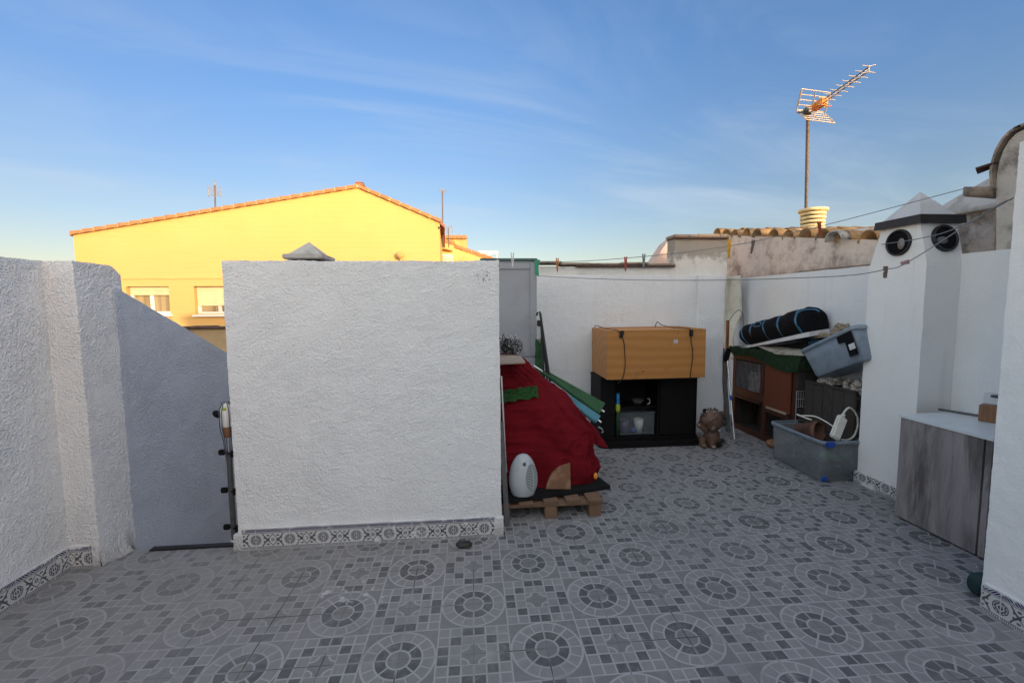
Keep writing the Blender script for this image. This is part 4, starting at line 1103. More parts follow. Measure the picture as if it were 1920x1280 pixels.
# garden torch by the stairs
bx_ = -1.606; by_ = 2.955
t = thing('garden_torch', 'pole torch lamp with frosted white head beside the stairs opening', 'torch', (bx_, by_, 0))
z1 = at(428, 850, y=by_).z; z2 = at(420, 800, y=by_).z; z3 = at(416, 762, y=by_).z
b = MB(); b.tube([(bx_, by_, .01), (bx_, by_, z1)], .017, 12); b.build('pole', M['greymetal'], t)
b = MB(); b.lathe([(.0001, -.01), (.021, -.008), (.021, .012), (.0001, .014)], Matrix.Translation((bx_, by_, .012)), 14); b.build('foot', M['whitecable'], t)
tx = bx_ + .0
b = MB(); b.lathe([(.026, z2), (.034, z2 + .02), (.034, z3 - .02), (.026, z3), (.012, z3 + .02), (.0001, z3 + .022)], Matrix.Translation((tx, by_, 0)), 20); b.build('lamp_shade', M['whiteflame'], t)
b = MB(); b.lathe([(.018, z2 - .07), (.030, z2 - .01), (.030, z2 + .002)], Matrix.Translation((tx, by_, 0)), 16); b.build('lamp_base', M['brownwood'], t)
b = MB()
for k in range(6):
    a = k * math.pi / 3 + .3; c_, s_ = math.cos(a), math.sin(a)
    b.tube([(tx + .012 * c_, by_ + .012 * s_, z1 - .1), (tx + .026 * c_, by_ + .026 * s_, z2 - .09), (tx + .041 * c_, by_ + .041 * s_, z2), (tx + .041 * c_, by_ + .041 * s_, z3 - .03), (tx + .02 * c_, by_ + .02 * s_, z3 + .03)], .0028, 5)
b.build('wire_cage', M['greymetal'], t)
b = MB(); b.ball((tx + .005, by_ - .03, z3 - .01), (.012, .008, .012), 10); b.build('switch', M['limepl'], t)
for py in (847, 918, 987):
    zc = at(428, py, y=by_).z
    b = MB(); b.bbox((bx_ - .062, by_ - .012, zc - .018), (bx_ - .020, by_ + .010, zc + .018), .005); b.tube([(bx_ - .02, by_, zc), (bx_ + .02, by_ - .018, zc - .008)], .006, 6); b.bbox((bx_ + .02, by_ - .024, zc - .03), (bx_ + .036, by_ + .0, zc + .012), .003); b.build('clip', M['black'], t)  # left black block stands in for the clip's shadow beside it
b = MB(); zc = at(402, 777, y=by_).z; b.ball((bx_ - .062, by_ + .01, zc), (.032, .012, .024), 14, Matrix.Rotation(R(30), 4, 'Y')); b.build('solar_panel', M['black'], t)

# ================================================================== WOODEN BOX AND BLACK CABINET
t = thing('black_cabinet', 'black low cabinet with open left compartment under the wooden box', 'cabinet', (1.93, 4.75, 0))
cz = .766; cl, cr = 1.372, 2.470
xm = at(1236, 760, y=4.62).x
for nm, a, c in (('side_panel', (cl, 4.62, .095), (cl + .022, 5.02, cz - .024)), ('side_panel', (cr - .022, 4.62, .095), (cr, 5.02, cz - .024)), ('divider', (xm - .011, 4.64, .095), (xm + .011, 5.0, cz - .024)),
                 ('back_panel', (cl + .022, 5.0, .095), (cr - .022, 5.012, cz - .024)), ('top_panel', (cl - .006, 4.60, cz - .0235), (cr + .006, 5.02, cz)), ('bottom_panel', (cl - .004, 4.60, .072), (cr + .004, 5.02, .0945)),
                 ('stile', (cl + .022, 4.62, .095), (cl + .16, 4.64, cz - .024)), ('shelf', (cl + .022, 4.68, .40), (xm - .011, 5.0, .416)), ('door', (xm + .012, 4.625, .10), (cr - .024, 4.645, cz - .03))):
    b = MB(); b.bbox(a, c, .002); b.build(nm, M['black'], t)
b = MB(); bm_ = [(cl - .03 + .06, 4.525), (cr - .02, 4.525), (cr + .015, 4.56), (cr + .015, 5.02), (cl - .03, 5.02), (cl - .03, 4.585), (cl - .012, 4.545)]
b.prism([(x, y, 0) for x, y in bm_], (0, 0, .070)); b.build('plinth', M['black'], t, fixn=True)
FLb, FRb = at(1138, 712, y=4.42), at(1322, 707, y=4.40)
BX = (FRb - FLb); BL = BX.length; bX = BX.normalized(); bY = Vector((-bX.y, bX.x, 0)).normalized(); bZ = bX.cross(bY)
BM = Matrix.Translation(FLb) @ Matrix(((bX.x, bY.x, bZ.x, 0), (bX.y, bY.y, bZ.y, 0), (bX.z, bY.z, bZ.z, 0), (0, 0, 0, 1)))
BMI = BM.inverted(); BH = at(1138, 620, y=4.42).z - FLb.z; BD = .62
def onbox(px, py, off=0):
    p = BMI @ on_plane(px, py, FLb, FRb); return Vector((p.x, -off, p.z))
t = thing('wooden_box', 'varnished pine box standing on the black cabinet', 'wooden box', FLb)
b = MB(); th = .018
b.bbox((0, 0, 0), (BL, th, BH), .0025, BM); b.bbox((0, BD - th, 0), (BL, BD, BH), .0025, BM)
b.bbox((.0005, th + .0005, .0008), (th, BD - th - .0005, BH - .0008), .002, BM); b.bbox((BL - th, th + .0005, .0008), (BL - .0005, BD - th - .0005, BH - .0008), .002, BM)
b.bbox((th + .0005, th + .0005, BH - .03), (BL - th - .0005, BD - th - .0005, BH - .012), .002, BM)
b.build('carcass', M['pine'], t)
b = MB(); b.bbox((.05, .015, -.010), (BL - .05, BD - .06, -.0005), .001, BM); b.build('bottom_rail', M['darkwood'], t)
p = onbox(1267, 640); b = MB(); b.box((p.x - .022, -.0012, p.z - .018), (p.x + .022, -.0002, p.z + .018), BM); s_ = b.build('sticker', M['whiteboard'], t)
b = MB()
for k in range(3): b.box((p.x - .017, -.002, p.z - .012 + k * .009), (p.x + .017 - .01 * (k % 2), -.0013, p.z - .009 + k * .009), BM)
b.build('print', M['grille'], s_)
p = onbox(1271, 624); b = MB(); b.prism([BM @ (p + Vector(q)) for q in ((-.012, -.0008, -.018), (-.002, -.0008, -.018), (.012, -.0008, .02), (.004, -.0008, .02))], bY * .0006); b.build('scuff', M['brownwood'], t, fixn=True)
b = MB(); p = onbox(1206, 696); b.lathe([(.0001, 0), (.011, .0), (.011, .0012), (.0001, .0014)], BM @ Matrix.Translation((p.x, .0004, p.z)) @ Matrix.Rotation(R(90), 4, 'X'), 12); b.build('knot', M['brownwood'], t, fixn=True)
def cord(front, topx, sw, label):
    t = thing('lamp_lead', label, 'lamp lead', BM @ onbox(*front[0], .008), 'cords hanging over the wooden box')
    b = MB(); pts = [BM @ Vector((xx_, yy, BH + hz)) for xx_, yy, hz in topx] + [BM @ onbox(*q, .008) for q in front]
    b.tube(smoothline(pts, 5), .0042, 7); b.build('cable', M['blackwire'], t)
    p = onbox(*sw, .014); b = MB(); b.bbox((-.019, -.013, -.036), (.019, .013, .036), .007, BM @ Matrix.Translation(p) @ Matrix.Rotation(R(14 if sw[0] < 1200 else 2), 4, 'Y')); b.build('inline_switch', M['blackwire'], t)
cord([(1160, 621), (1165, 628), (1170, 645), (1171, 662), (1172, 678), (1171, 692), (1167, 708), (1158, 719)], [(.012, .55, .003), (.02, .53, .03), (.05, .48, .02), (.07, .30, .004), (.085, .06, .006), (.11, .008, .004)], (1165, 626), 'left black cord with inline switch hanging over the wooden box')
cord([(1294, 617), (1295, 626), (1295, 640), (1298, 655), (1298, 670), (1296, 685), (1294, 700), (1294, 712)], [(.72, .52, .004), (.735, .50, .06), (.76, .44, .03), (.80, .26, .006), (.86, .04, .006)], (1295, 624), 'right black cord with inline switch hanging over the wooden box')
# things in the open compartment
fz = .0955
p = at(1158, 790, y=4.655); x_ = p.x
t = thing('bottle_brush', 'slim bottle with blue top and lime collar in the black cabinet', 'bottle', (x_, 4.655, fz))
zb_, zl_ = at(1158, 770, y=4.655).z, at(1158, 760, y=4.655).z; zt_ = at(1158, 737, y=4.655).z
b = MB(); b.lathe([(.0001, fz), (.022, fz), (.022, zb_ - .01), (.014, zb_)], Matrix.Translation((x_, 4.655, 0)), 16); b.build('body', M['greentube'], t)
b = MB(); b.lathe([(.026, zb_), (.026, zl_ + .012), (.018, zl_ + .016)], Matrix.Translation((x_, 4.655, 0)), 16); b.build('collar', M['limepl'], t)
b = MB(); b.lathe([(.020, zl_ + .016), (.020, zt_ - .006), (.014, zt_), (.0001, zt_)], Matrix.Translation((x_, 4.655, 0)), 16); b.build('cap', M['bluepl'], t)
def cup(px, py0, py1, y, r0_, r1_, mt, nm, label, cat, floor):
    p = at(px, py0, y=y); zt = at(px, py1, y=y).z
    t = thing(nm, label, cat, (p.x, y, floor)); h_ = zt - at(px, py0, y=y).z
    b = MB(); b.lathe([(.0001, 0), (r0_, 0), (r1_, h_), (r1_ - .004, h_), (r0_ - .004, .006), (.0001, .006)], Matrix.Translation((p.x, y, floor)), 22); b.build('cup', M[mt], t, fixn=True); return t, p.x, h_
tx0, tx1 = at(1161, 800, y=4.70).x, at(1226, 800, y=4.70).x
t = thing('plastic_tub', 'clear plastic tub holding cups inside the black cabinet', 'tub', ((tx0 + tx1) / 2, 4.78, fz))
b = MB()
for a, c in (((tx0, 4.69, fz), (tx1, 4.693, fz + .24)), ((tx0, 4.88, fz), (tx1, 4.883, fz + .24)), ((tx0, 4.6935, fz), (tx0 + .003, 4.8795, fz + .24)), ((tx1 - .003, 4.6935, fz), (tx1, 4.8795, fz + .24)), ((tx0 + .0035, 4.6935, fz), (tx1 - .0035, 4.8795, fz + .004))): b.box(a, c)
b.build('shell', M['glass'], t)
b = MB(); zr_ = fz + .241
for a, c in (((tx0 - .008, 4.682, zr_), (tx1 + .008, 4.697, zr_ + .014)), ((tx0 - .008, 4.876, zr_), (tx1 + .008, 4.891, zr_ + .014)), ((tx0 - .008, 4.6975, zr_), (tx0 + .006, 4.8755, zr_ + .014)), ((tx1 - .006, 4.6975, zr_), (tx1 + .008, 4.8755, zr_ + .014))): b.bbox(a, c, .003)
b.build('rim', M['grille'], t)
cup(1197, 815, 790, 4.76, .038, .056, 'whiteflame', 'drinking_cup', 'white tapered cup inside the clear tub in the cabinet', 'cup', fz + .0045)
cup(1171, 817, 793, 4.755, .052, .055, 'purple', 'plastic_jar', 'violet-grey jar inside the clear tub, left of the white cup', 'jar', fz + .0045)
b = MB(); p = at(1187, 815, y=4.74); b.ball((p.x, 4.735, fz + .035), (.035, .025, .030), 14); tag(b.build('sponge', M['clip']), 'dark blue sponge between the two cups in the tub', 'sponge')
p = at(1206, 752, y=4.76)
t = thing('glass_bowl', 'small glass bowl on the upper shelf of the black cabinet', 'bowl', (p.x - .04, 4.8, .4165))
b = MB(); b.lathe([(.0001, 0), (.035, 0), (.075, .055), (.07, .055), (.03, .006), (.0001, .006)], Matrix.Translation((p.x - .05, 4.8, .4165)), 22); b.build('bowl', M['glass'], t, fixn=True)
b = MB(); zc = .4165; b.tube(smoothline([Vector((p.x + .03, 4.72, zc + .012)), Vector((p.x + .06, 4.72, zc + .03)), Vector((p.x + .055, 4.72, zc + .07)), Vector((p.x + .03, 4.72, zc + .08))]), .007, 8); t = tag(b.build('tap_hook', M['metal']), 'curved chrome hook on the upper shelf of the black cabinet', 'hook')

# ================================================================== HEDGEHOG FIGURINE
YH = 4.48
def hp_(px, py, dy=0): return at(px, py, y=YH + dy)
t = thing('hedgehog_figurine', 'brown hedgehog garden figurine standing on the floor beside the black cabinet', 'figurine', hp_(1333, 838))
b = MB(); hc = hp_(1334, 788); b.ball(hc, (.125, .11, .118), 26)
b.ball(hp_(1334, 818, .01), (.085, .085, .115), 22)
sn = hp_(1322, 771, -.03); b.tube([hc + Vector((-.03, -.03, .03)), hc.lerp(sn, .6), sn], [.105, .062, .026], 16)
for a, e_ in ((hp_(1322, 806, -.06), hp_(1311, 797, -.08)), (hp_(1336, 806, -.08), hp_(1338, 803, -.12))): b.tube([a, a.lerp(e_, .6), e_], [.032, .026, .024], 10); b.ball(e_, .028, 10)
fl1, fl2 = hp_(1336, 838, -.06), hp_(1319, 838, -.03)
for q in (fl1, fl2):
    b.ball((q.x, q.y, .025), (.036, .055, .025), 14); b.tube([(q.x, q.y + .03, .12), (q.x, q.y + .02, .03)], [.045, .036], 10)
b.build('body', M['bear'], t)
b = MB(); b.ball(sn + Vector((-.006, -.008, .012)), .022, 12); b.build('nose', M['black'], t)
for px, py in ((1340, 772), (1326, 772)):
    e_ = hp_(px, py, -.095 if px > 1330 else -.085); b = MB(); b.ball(e_, .014, 12); ey = b.build('eye', M['shell'], t)
    b = MB(); b.ball(e_ + Vector((-.003, -.009, .001)), .008, 10); b.build('pupil', M['black'], ey)
random.seed(11); b = MB()
for k in range(700):
    d = Vector((random.gauss(0, 1), random.gauss(0, 1), random.gauss(0, 1))).normalized()
    if d.dot(Vector((-.75, -.45, .3))) > .10 + .12 * random.random(): continue
    o_ = hc if d.z > -.35 else hp_(1335, 815, .02); q = o_ + Vector((d.x * .118, d.y * .104, d.z * .112)); s_ = d.orthogonal().normalized() * .009; s2 = d.cross(s_)
    b.add([q + s_, q - s_ * .5 + s2 * .86, q - s_ * .5 - s2 * .86, q + d * .042 + Vector((.006, .004, -.006))], [(0, 1, 3), (1, 2, 3), (2, 0, 3)])
b.build('spines', M['beardark'], t, fixn=True)
b = MB(); b.ball(hp_(1337, 803, -.125), (.022, .014, .013), 10); b.ball(hp_(1338, 838, -.115), (.022, .016, .012), 10); b.ball(hp_(1311, 797, -.105), (.012, .01, .012), 10); b.build('paw_pads', M['rope'], t)

# ================================================================== HUTCH CORNER
t = thing('mop', 'white metal pole with black brush head up, leaning in the back corner', 'mop', at(1377, 823, z=0))
b = MB(); pb, pt_ = at(1377, 823, z=.004), at(1364, 676, y=4.93); b.tube([pb, pt_], .0105, 10); pole_ = b.build('pole', M['metal'], t)
b = MB(); m_ = pb.lerp(pt_, .52); d_ = (pt_ - pb).normalized(); b.tube([m_ - d_ * .03, m_ + d_ * .03], .0135, 10); b.build('joint', M['clip'], pole_)
b = MB(); b.bbox((-.035, -.02, -.06), (.025, .03, .11), .015, Matrix.Translation(pt_ + d_ * .04) @ Matrix.Rotation(R(14), 4, 'Y')); b.build('brush_head', M['blackfab'], t)
b = MB(); q0, q1 = at(1371, 812, z=0), at(1368, 672, y=5.17)
b.prism([(q0.x - .02, 4.97, 0), (q0.x + .035, 4.97, 0), (q0.x + .035, 5.16, 1.0), (q0.x - .02, 5.16, 1.0)], (0, .02, 0)); tag(b.build('grey_plank', M['greyboard'], fixn=True), 'dark grey plank leaning on the end of the back wall behind the mop', 'plank')
b = MB(); q = at(1362, 690, y=5.3); b.bbox((q.x - .02, 5.28, 0), (q.x + .012, 5.31, at(1362, 600, y=5.3).z), .003); tag(b.build('brown_batten', M['brownwood']), 'thin brown batten upright beside the cream sheet', 'batten')
YS = 5.55
L_ = [(1363, 518), (1363, 560), (1362, 600), (1362, 640), (1364, 672)]; R_ = [(1387, 517), (1393, 550), (1398, 578), (1376, 604), (1372, 672)]
b = MB(); vs = []; NJ, NI = 40, 20
for j in range(NJ + 1):
    f = j / NJ * 4; i0 = min(3, int(f)); s_ = f - i0
    l = Vector(L_[i0]).lerp(Vector(L_[i0 + 1]), s_); r_ = Vector(R_[i0]).lerp(Vector(R_[i0 + 1]), s_)
    for i in range(NI + 1):
        q = l.lerp(r_, i / NI); p = at(q.x, q.y, y=YS); p.y += .09 * math.copysign(abs(math.sin(i / NI * 7 + j * .05)) ** .6, math.sin(i / NI * 7 + j * .05)) - .02 * noise.noise(p * 6); vs.append(p)
b.add(vs, [(j * (NI + 1) + i, j * (NI + 1) + i + 1, (j + 1) * (NI + 1) + i + 1, (j + 1) * (NI + 1) + i) for j in range(NJ) for i in range(NI)], True)
o = b.build('plastic_sheet', M['cream']); md = o.modifiers.new('thick', 'SOLIDIFY'); md.thickness = .004
tag(o, 'crumpled cream plastic sheet hanging in the back corner above the hutch', 'plastic sheet')
b = MB(); b.tube(smoothline([at(*q, y=5.3) for q in ((1368, 600), (1376, 588), (1386, 581), (1392, 588), (1394, 606), (1394, 622))]), .005, 6)
tag(b.build('bent_wire', M['line']), 'bent grey wire hoop below the cream sheet', 'wire')

XF = 3.25; HY0, HY1 = 4.12, 5.20; XB = 3.56
t = thing('rabbit_hutch', 'red-brown wooden rabbit hutch with mesh doors against the right wall', 'hutch', (3.4, 4.66, 0))
def hb(nm, y0, y1, z0, z1, mt='redwood', x0=XF, x1=XF + .03, par=None):
    b = MB(); b.bbox((x0, y0, z0), (x1, y1, z1), .003); return b.build(nm, M[mt], par or t)
hb('post', HY1 - .05, HY1, .0, .98); hb('post', 4.575, 4.64, .0605, .4295); hb('post', HY0, HY0 + .055, .0, .98)
hb('post', HY1 - .05, HY1, 0, .98, x0=XB - .03, x1=XB); hb('post', HY0, HY0 + .055, 0, .98, x0=XB - .03, x1=XB)
hb('bottom_rail', HY0 + .0555, HY1 - .0505, .0, .06); hb('middle_rail', HY0 + .0555, HY1 - .0505, .43, .52); hb('top_rail', HY0 + .0555, HY1 - .0505, .87, .96)
hb('floor_board', HY0, HY1, .455, .475, 'redwood', XF + .032, XB); hb('roof_board', HY0 - .02, HY1 + .03, .981, 1.0, 'redwood', XF - .02, XB)
hb('back_board', HY0, HY1, .0, .98, 'darkwood', XB - .0295 + .03, XB + .012)
hb('solid_door', 4.178, 4.585, .40, .955, 'orangewood', XF - .018, XF - .002)
hb('ledge_strip', 4.21, 4.52, .395, .418, 'card', XF - .04, XF - .0195)
d_ = hb('mesh_door', 4.60, 4.66, .522, .868, 'redwood', XF - .014, XF - .001)
b = MB(); y0, y1, z0, z1 = 4.66, 5.15, .53, .86
k = y0
while k < y1: b.tube([(XF + .006, k, z0), (XF + .006, k, z1)], .0012, 4, False, False); k += .024
k = z0
while k < z1: b.tube([(XF + .008, y0, k), (XF + .008, y1, k)], .0012, 4, False, False); k += .024
b.build('mesh', M['metal'], d_)
hb('end_board', HY1 + .001, HY1 + .012, .0, .98, 'darkwood', XF, XB); hb('inner_floor', HY0, HY1, .002, .03, 'darkwood', XF + .032, XB); hb('side_board', 4.105, 4.119, .0, .419, 'darkwood', XF + .032, XB); hb('side_board', 4.105, 4.119, .42, .90, 'darkwood', XF + .0, XB); hb('rail_end', 4.66, 5.145, .40, .428, 'redwood', XF - .02, XF - .001); hb('rail_end', 4.18, 4.57, .345, .385, 'redwood', XF - .02, XF - .001)
random.seed(4); t2 = thing('foil_bag', 'crumpled silvery foil bag behind the mesh of the hutch', 'bag', (3.36, 4.85, .476))
b = MB(); f9 = rough_fn(.05, 14); b.panel((3.36, 5.07, .478), (0, -.36, 0), (.02, 0, .25), 26, 20, lambda p: Vector((max(3.28, min(3.5, f9(p).x)), f9(p).y, max(.477, f9(p).z)))); b.build('foil', mat('silver foil', (.11, .11, .115), .45, .6, 20, c2=(.02,.02,.02)), t2)

# turf mat draped on the hutch
random.seed(9)
def tf(p): return p + Vector((noise.noise(p * 22) * .012, noise.noise(p * 25 + Vector((3, 1, 0))) * .012, noise.noise(p * 30) * .014))
b = MB(); b.panel((XF - .03, 5.26, 1.012), (0, -1.22, .02), (.34, 0, 0), 90, 26, tf)
def hang(p):
    s_ = (5.26 - p.y) / 1.22; dl = prof([(0, .05), (.10, .10), (.25, .085), (.42, .08), (.58, .13), (.8, .19), (.95, .17), (1.0, .15)], s_)
    q = Vector((p.x - .012 * math.sin((1.012 - p.z) / .1 * 1.2), p.y, 1.012 + .02 * s_ - (1.012 - p.z) / .1 * dl)); return tf(q)
b.panel((XF - .03, 5.26, .912), (0, -1.22, 0), (0, 0, .1), 90, 14, hang)
b.panel((XF - .03, 4.04, .90), (.34, 0, 0), (0, 0, .13), 26, 10, tf)
for k in range(5200):
    s_ = random.random(); 
    if k % 2: p = hang(Vector((XF - .03, 5.26 - 1.22 * s_, .912 + .1 * random.random()))); d = Vector((random.uniform(-.016, -.003), random.uniform(-.008, .008), random.uniform(-.014, .004)))
    else: p = tf(Vector((XF - .03 + .3 * random.random() ** 2, 5.26 - 1.22 * s_, 1.012 + .02 * s_))); d = Vector((random.uniform(-.008, .004), random.uniform(-.008, .004), random.uniform(.006, .016)))
    e_ = Vector((0, .0016, 0)); b.add([p - e_, p + e_, p + d], [(0, 1, 2)])
tag(b.build('turf_mat', M['turfdark']), 'dark green turf mat draped over the rabbit hutch', 'turf mat')
# boards on top
b = MB(); p, q = at(1372, 657, x=3.27), at(1517, 631, x=3.27); q2 = at(1517, 622, x=3.27)
b.prism([p, q, q2, at(1378, 653, x=3.27)], (.22, .0, .03)); tag(b.build('foam_board', M['whiteboard'], fixn=True), 'long white foam board sloping across the turf mat under the black roll', 'board')
b = MB(); b.prism([at(1417, 648, x=3.30), at(1455, 664, x=3.20), at(1508, 667, x=3.22), at(1500, 655, x=3.42), at(1460, 649, x=3.44)], (0, 0, .012)); tag(b.build('dirty_panel', M['dirtyboard'], fixn=True), 'dirty white panel lying tilted on the turf mat', 'panel')
b = MB(); b.prism([at(1440, 652, x=3.40), at(1545, 632, x=3.40), at(1560, 640, x=3.40), at(1500, 664, x=3.40)], (.14, 0, 0)); tag(b.build('dark_bundle', M['rubber'], fixn=True), 'dark sheet bundle wedged below the foam board', 'bundle')
b = MB(); q = at(1540, 645, x=3.42); b.ball((q.x, q.y, q.z), (.07, .16, .05), 16); tag(b.build('blue_bag', mat('dark blue fabric', (.015, .06, .10), .8, .3, 20, bmp=.5, bscale=30)), 'dark blue bag behind the upper plastic bin', 'bag')
# black roll
ra, rb = at(1409, 627, x=3.40), at(1519, 606, x=3.40)
t = thing('rolled_mat', 'thick black rolled mat tied with blue straps on the foam board', 'rolled mat', ra.lerp(rb, .5))
ax = (rb - ra).normalized(); s_ = ax.cross(Vector((0, 0, 1))).normalized(); u_ = s_.cross(ax)
r0_, r1_ = .128, .165
def rollp(f, a, k=1.0):
    r_ = (r0_ + (r1_ - r0_) * f) * k; r_ *= 1 + .10 * noise.noise(Vector((f * 4, math.cos(a) * 1.1, math.sin(a) * 1.1))) + .04 * noise.noise(Vector((f * 11, math.cos(a) * 2.5, math.sin(a) * 2.5)))
    return ra.lerp(rb, f) + (s_ * math.cos(a) + u_ * math.sin(a)) * r_
b = MB(); n = 44; vs = []; prf = [(-.10, .001), (-.10, .55), (-.085, .85), (-.05, .97)] + [(i / 20, 1) for i in range(21)] + [(1.03, .99), (1.07, .9), (1.09, .7), (1.085, .3), (1.085, .001)]
ST = (.16, .42, .68, .98)
for f, kk in prf:
    pin = 1 - .07 * sum(math.exp(-((f - s0) / .035) ** 2) for s0 in ST)
    for k in range(n): vs.append(rollp(f, 2 * math.pi * k / n, kk * pin))
b.add(vs, [(j * n + k, j * n + (k + 1) % n, (j + 1) * n + (k + 1) % n, (j + 1) * n + k) for j in range(len(prf) - 1) for k in range(n)], True); b.build('roll', M['blackfab'], t, fixn=True)
for i, s0 in enumerate((-.02,) + ST):
    b = MB(); vs = []
    for k in range(41):
        a = 2 * math.pi * k / 40; tw = .06 * math.cos(a + 1.0)
        for dd, kk in ((-.014, .985), (-.014, 1.012), (.014, 1.012), (.014, .985)): vs.append(rollp(s0 + tw + dd, a, kk * (.965 if i else 1.0)))
    b.add(vs, [(k * 4 + q, k * 4 + (q + 1) % 4, k * 4 + 4 + (q + 1) % 4, k * 4 + 4 + q) for k in range(40) for q in range(4)], True); b.build('strap', M['strap'], t, fixn=True)
b = MB(); b.tube(smoothline([at(*q, x=3.26) for q in ((1494, 590), (1500, 584), (1512, 580), (1528, 580), (1536, 584))]), .008, 6); b.build('strap_end', M['strap'], t); b = MB(); b.tube(smoothline([at(*q, x=3.27) for q in ((1413, 612), (1418, 604), (1427, 605), (1424, 611), (1414, 612))]), .007, 6); b.build('strap_end', M['strap'], t)
# rope
random.seed(21); rc = at(1578, 618, x=3.42)
b = MB()
for k in range(9):
    rr = .10 - .006 * k; zc = rc.z - .05 + .011 * k
    b.tube([(rc.x + rr * .6 * math.cos(a * .35 + k) + .01 * random.random(), rc.y + rr * math.sin(a * .35 + k), zc + .012 * math.sin(a * 1.1 + k)) for a in range(20)], .013, 6)
b.tube(smoothline([Vector((rc.x - .03, rc.y + .35, rc.z - .09)), Vector((rc.x - .04, rc.y + .2, rc.z - .06)), Vector((rc.x, rc.y + .05, rc.z - .05))]), .02, 6)
for k in range(7): b.tube(smoothline([Vector((rc.x - .05 + .015 * k, rc.y + .30, rc.z - .10 + .004 * k)), Vector((rc.x - .04 + .012 * k, rc.y + .1, rc.z - .075 + .01 * random.random())), Vector((rc.x - .02 + .012 * k, rc.y - .08, rc.z - .06))]), .010, 6)
tag(b.build('rope_coil', M['rope']), 'beige rope coil behind the rolled mat and the upper bin', 'rope')
# bins
def bin_(t, MX, Lb, Db, Hb, mt, taper=.9, wall=.004):
    def ring(l, d, z, r_): 
        pts = []
        for cx_, cy_, a0 in ((l / 2 - r_, d / 2 - r_, 0), (-l / 2 + r_, d / 2 - r_, 90), (-l / 2 + r_, -d / 2 + r_, 180), (l / 2 - r_, -d / 2 + r_, 270)):
            for k in range(6): a = R(a0 + 90 * k / 5); pts.append(MX @ Vector((cx_ + r_ * math.cos(a), cy_ + r_ * math.sin(a), z)))
        return pts
    lv = [(Lb * taper - .03, Db * taper - .03, .0, .04), (Lb * taper, Db * taper, .018, .05), (Lb * (taper + .5) / 1.5 if False else Lb * (taper + 1) / 2, Db * (taper + 1) / 2, Hb * .55, .05), (Lb * .985, Db * .985, Hb - .03, .05)]
    b = MB(); rings = [ring(*q) for q in lv] + [ring(q[0] - 2 * wall, q[1] - 2 * wall, max(q[2], wall), q[3]) for q in reversed(lv)]
    n = 24; vs = [p for r_ in rings for p in r_]
    b.add(vs, [(j * n + k, j * n + (k + 1) % n, (j + 1) * n + (k + 1) % n, (j + 1) * n + k) for j in range(len(rings) - 1) for k in range(n)], True)
    b.add(rings[0], [tuple(range(n - 1, -1, -1))]); b.add(rings[-1], [tuple(range(n))]); b.build('tub', M[mt], t)
    b = MB(); rr_ = [ring(Lb * .985 + .001, Db * .985 + .001, Hb - .034, .05), ring(Lb + .018, Db + .018, Hb - .032, .058), ring(Lb + .022, Db + .022, Hb - .008, .06), ring(Lb + .012, Db + .012, Hb, .055), ring(Lb * .985 - .012, Db * .985 - .012, Hb - .004, .05)]
    vs = [p for r_ in rr_ for p in r_]; b.add(vs, [(j * n + k, j * n + (k + 1) % n, (j + 1) * n + (k + 1) % n, (j + 1) * n + k) for j in range(4) for k in range(n)], True); b.build('rim', M['clear2'], t)
bl, bd, bh = .68, .40, .37; bc = Vector((3.175, 3.765, 0))
t = thing('storage_bin', 'open translucent storage bin with blue clip on the floor by the chimney', 'storage bin', bc)
MX = Matrix.Translation(bc) @ Matrix.Rotation(R(90), 4, 'Z')
bin_(t, MX, bl, bd, bh, 'clear', .94)
b = MB(); q = at(1558, 831, y=3.40); b.bbox((q.x - .042, 3.395, bh - .045), (q.x + .042, 3.412, bh + .004), .006); b.build('clip', M['clip'], t)
b = MB(); q = at(1545, 893, y=3.45); b.bbox((q.x - .022, 3.436, .012), (q.x + .022, 3.458, .05), .004); b.build('clip', M['clip'], t)
b = MB(); b.ball((3.20, 3.60, .135), (.10, .10, .07), 18, Matrix.Rotation(R(20), 4, 'Y')); tag(b.build('green_bag', M['turf']), 'green bag inside the translucent storage bin', 'bag')
b = MB(); f8 = rough_fn(.03, 11); b.panel((3.02, 3.5, .16), (.30, 0, 0), (0, .52, .02), 24, 34, f8); b.panel((3.02, 3.5, .03), (.30, 0, 0), (0, 0, .13), 20, 10, f8); tag(b.build('dark_cloth', M['rubber']), 'dark crumpled cloth filling the translucent storage bin', 'cloth')
q = at(1512, 800, x=3.16)
t = thing('clay_pot', 'red-brown clay pot lying in the top of the storage bin', 'pot', q)
b = MB(); MP = Matrix.Translation((3.20, 3.88, .33)) @ Matrix.Rotation(R(80), 4, 'X') @ Matrix.Rotation(R(20), 4, 'Y'); b.lathe([(.0001, -.11), (.055, -.11), (.085, .07), (.095, .07), (.095, .11), (.085, .11), (.06, -.09), (.0001, -.09)], MP, 26); b.build('pot', mat('clay', (.17, .085, .06), .8, .4, 12), t, fixn=True)
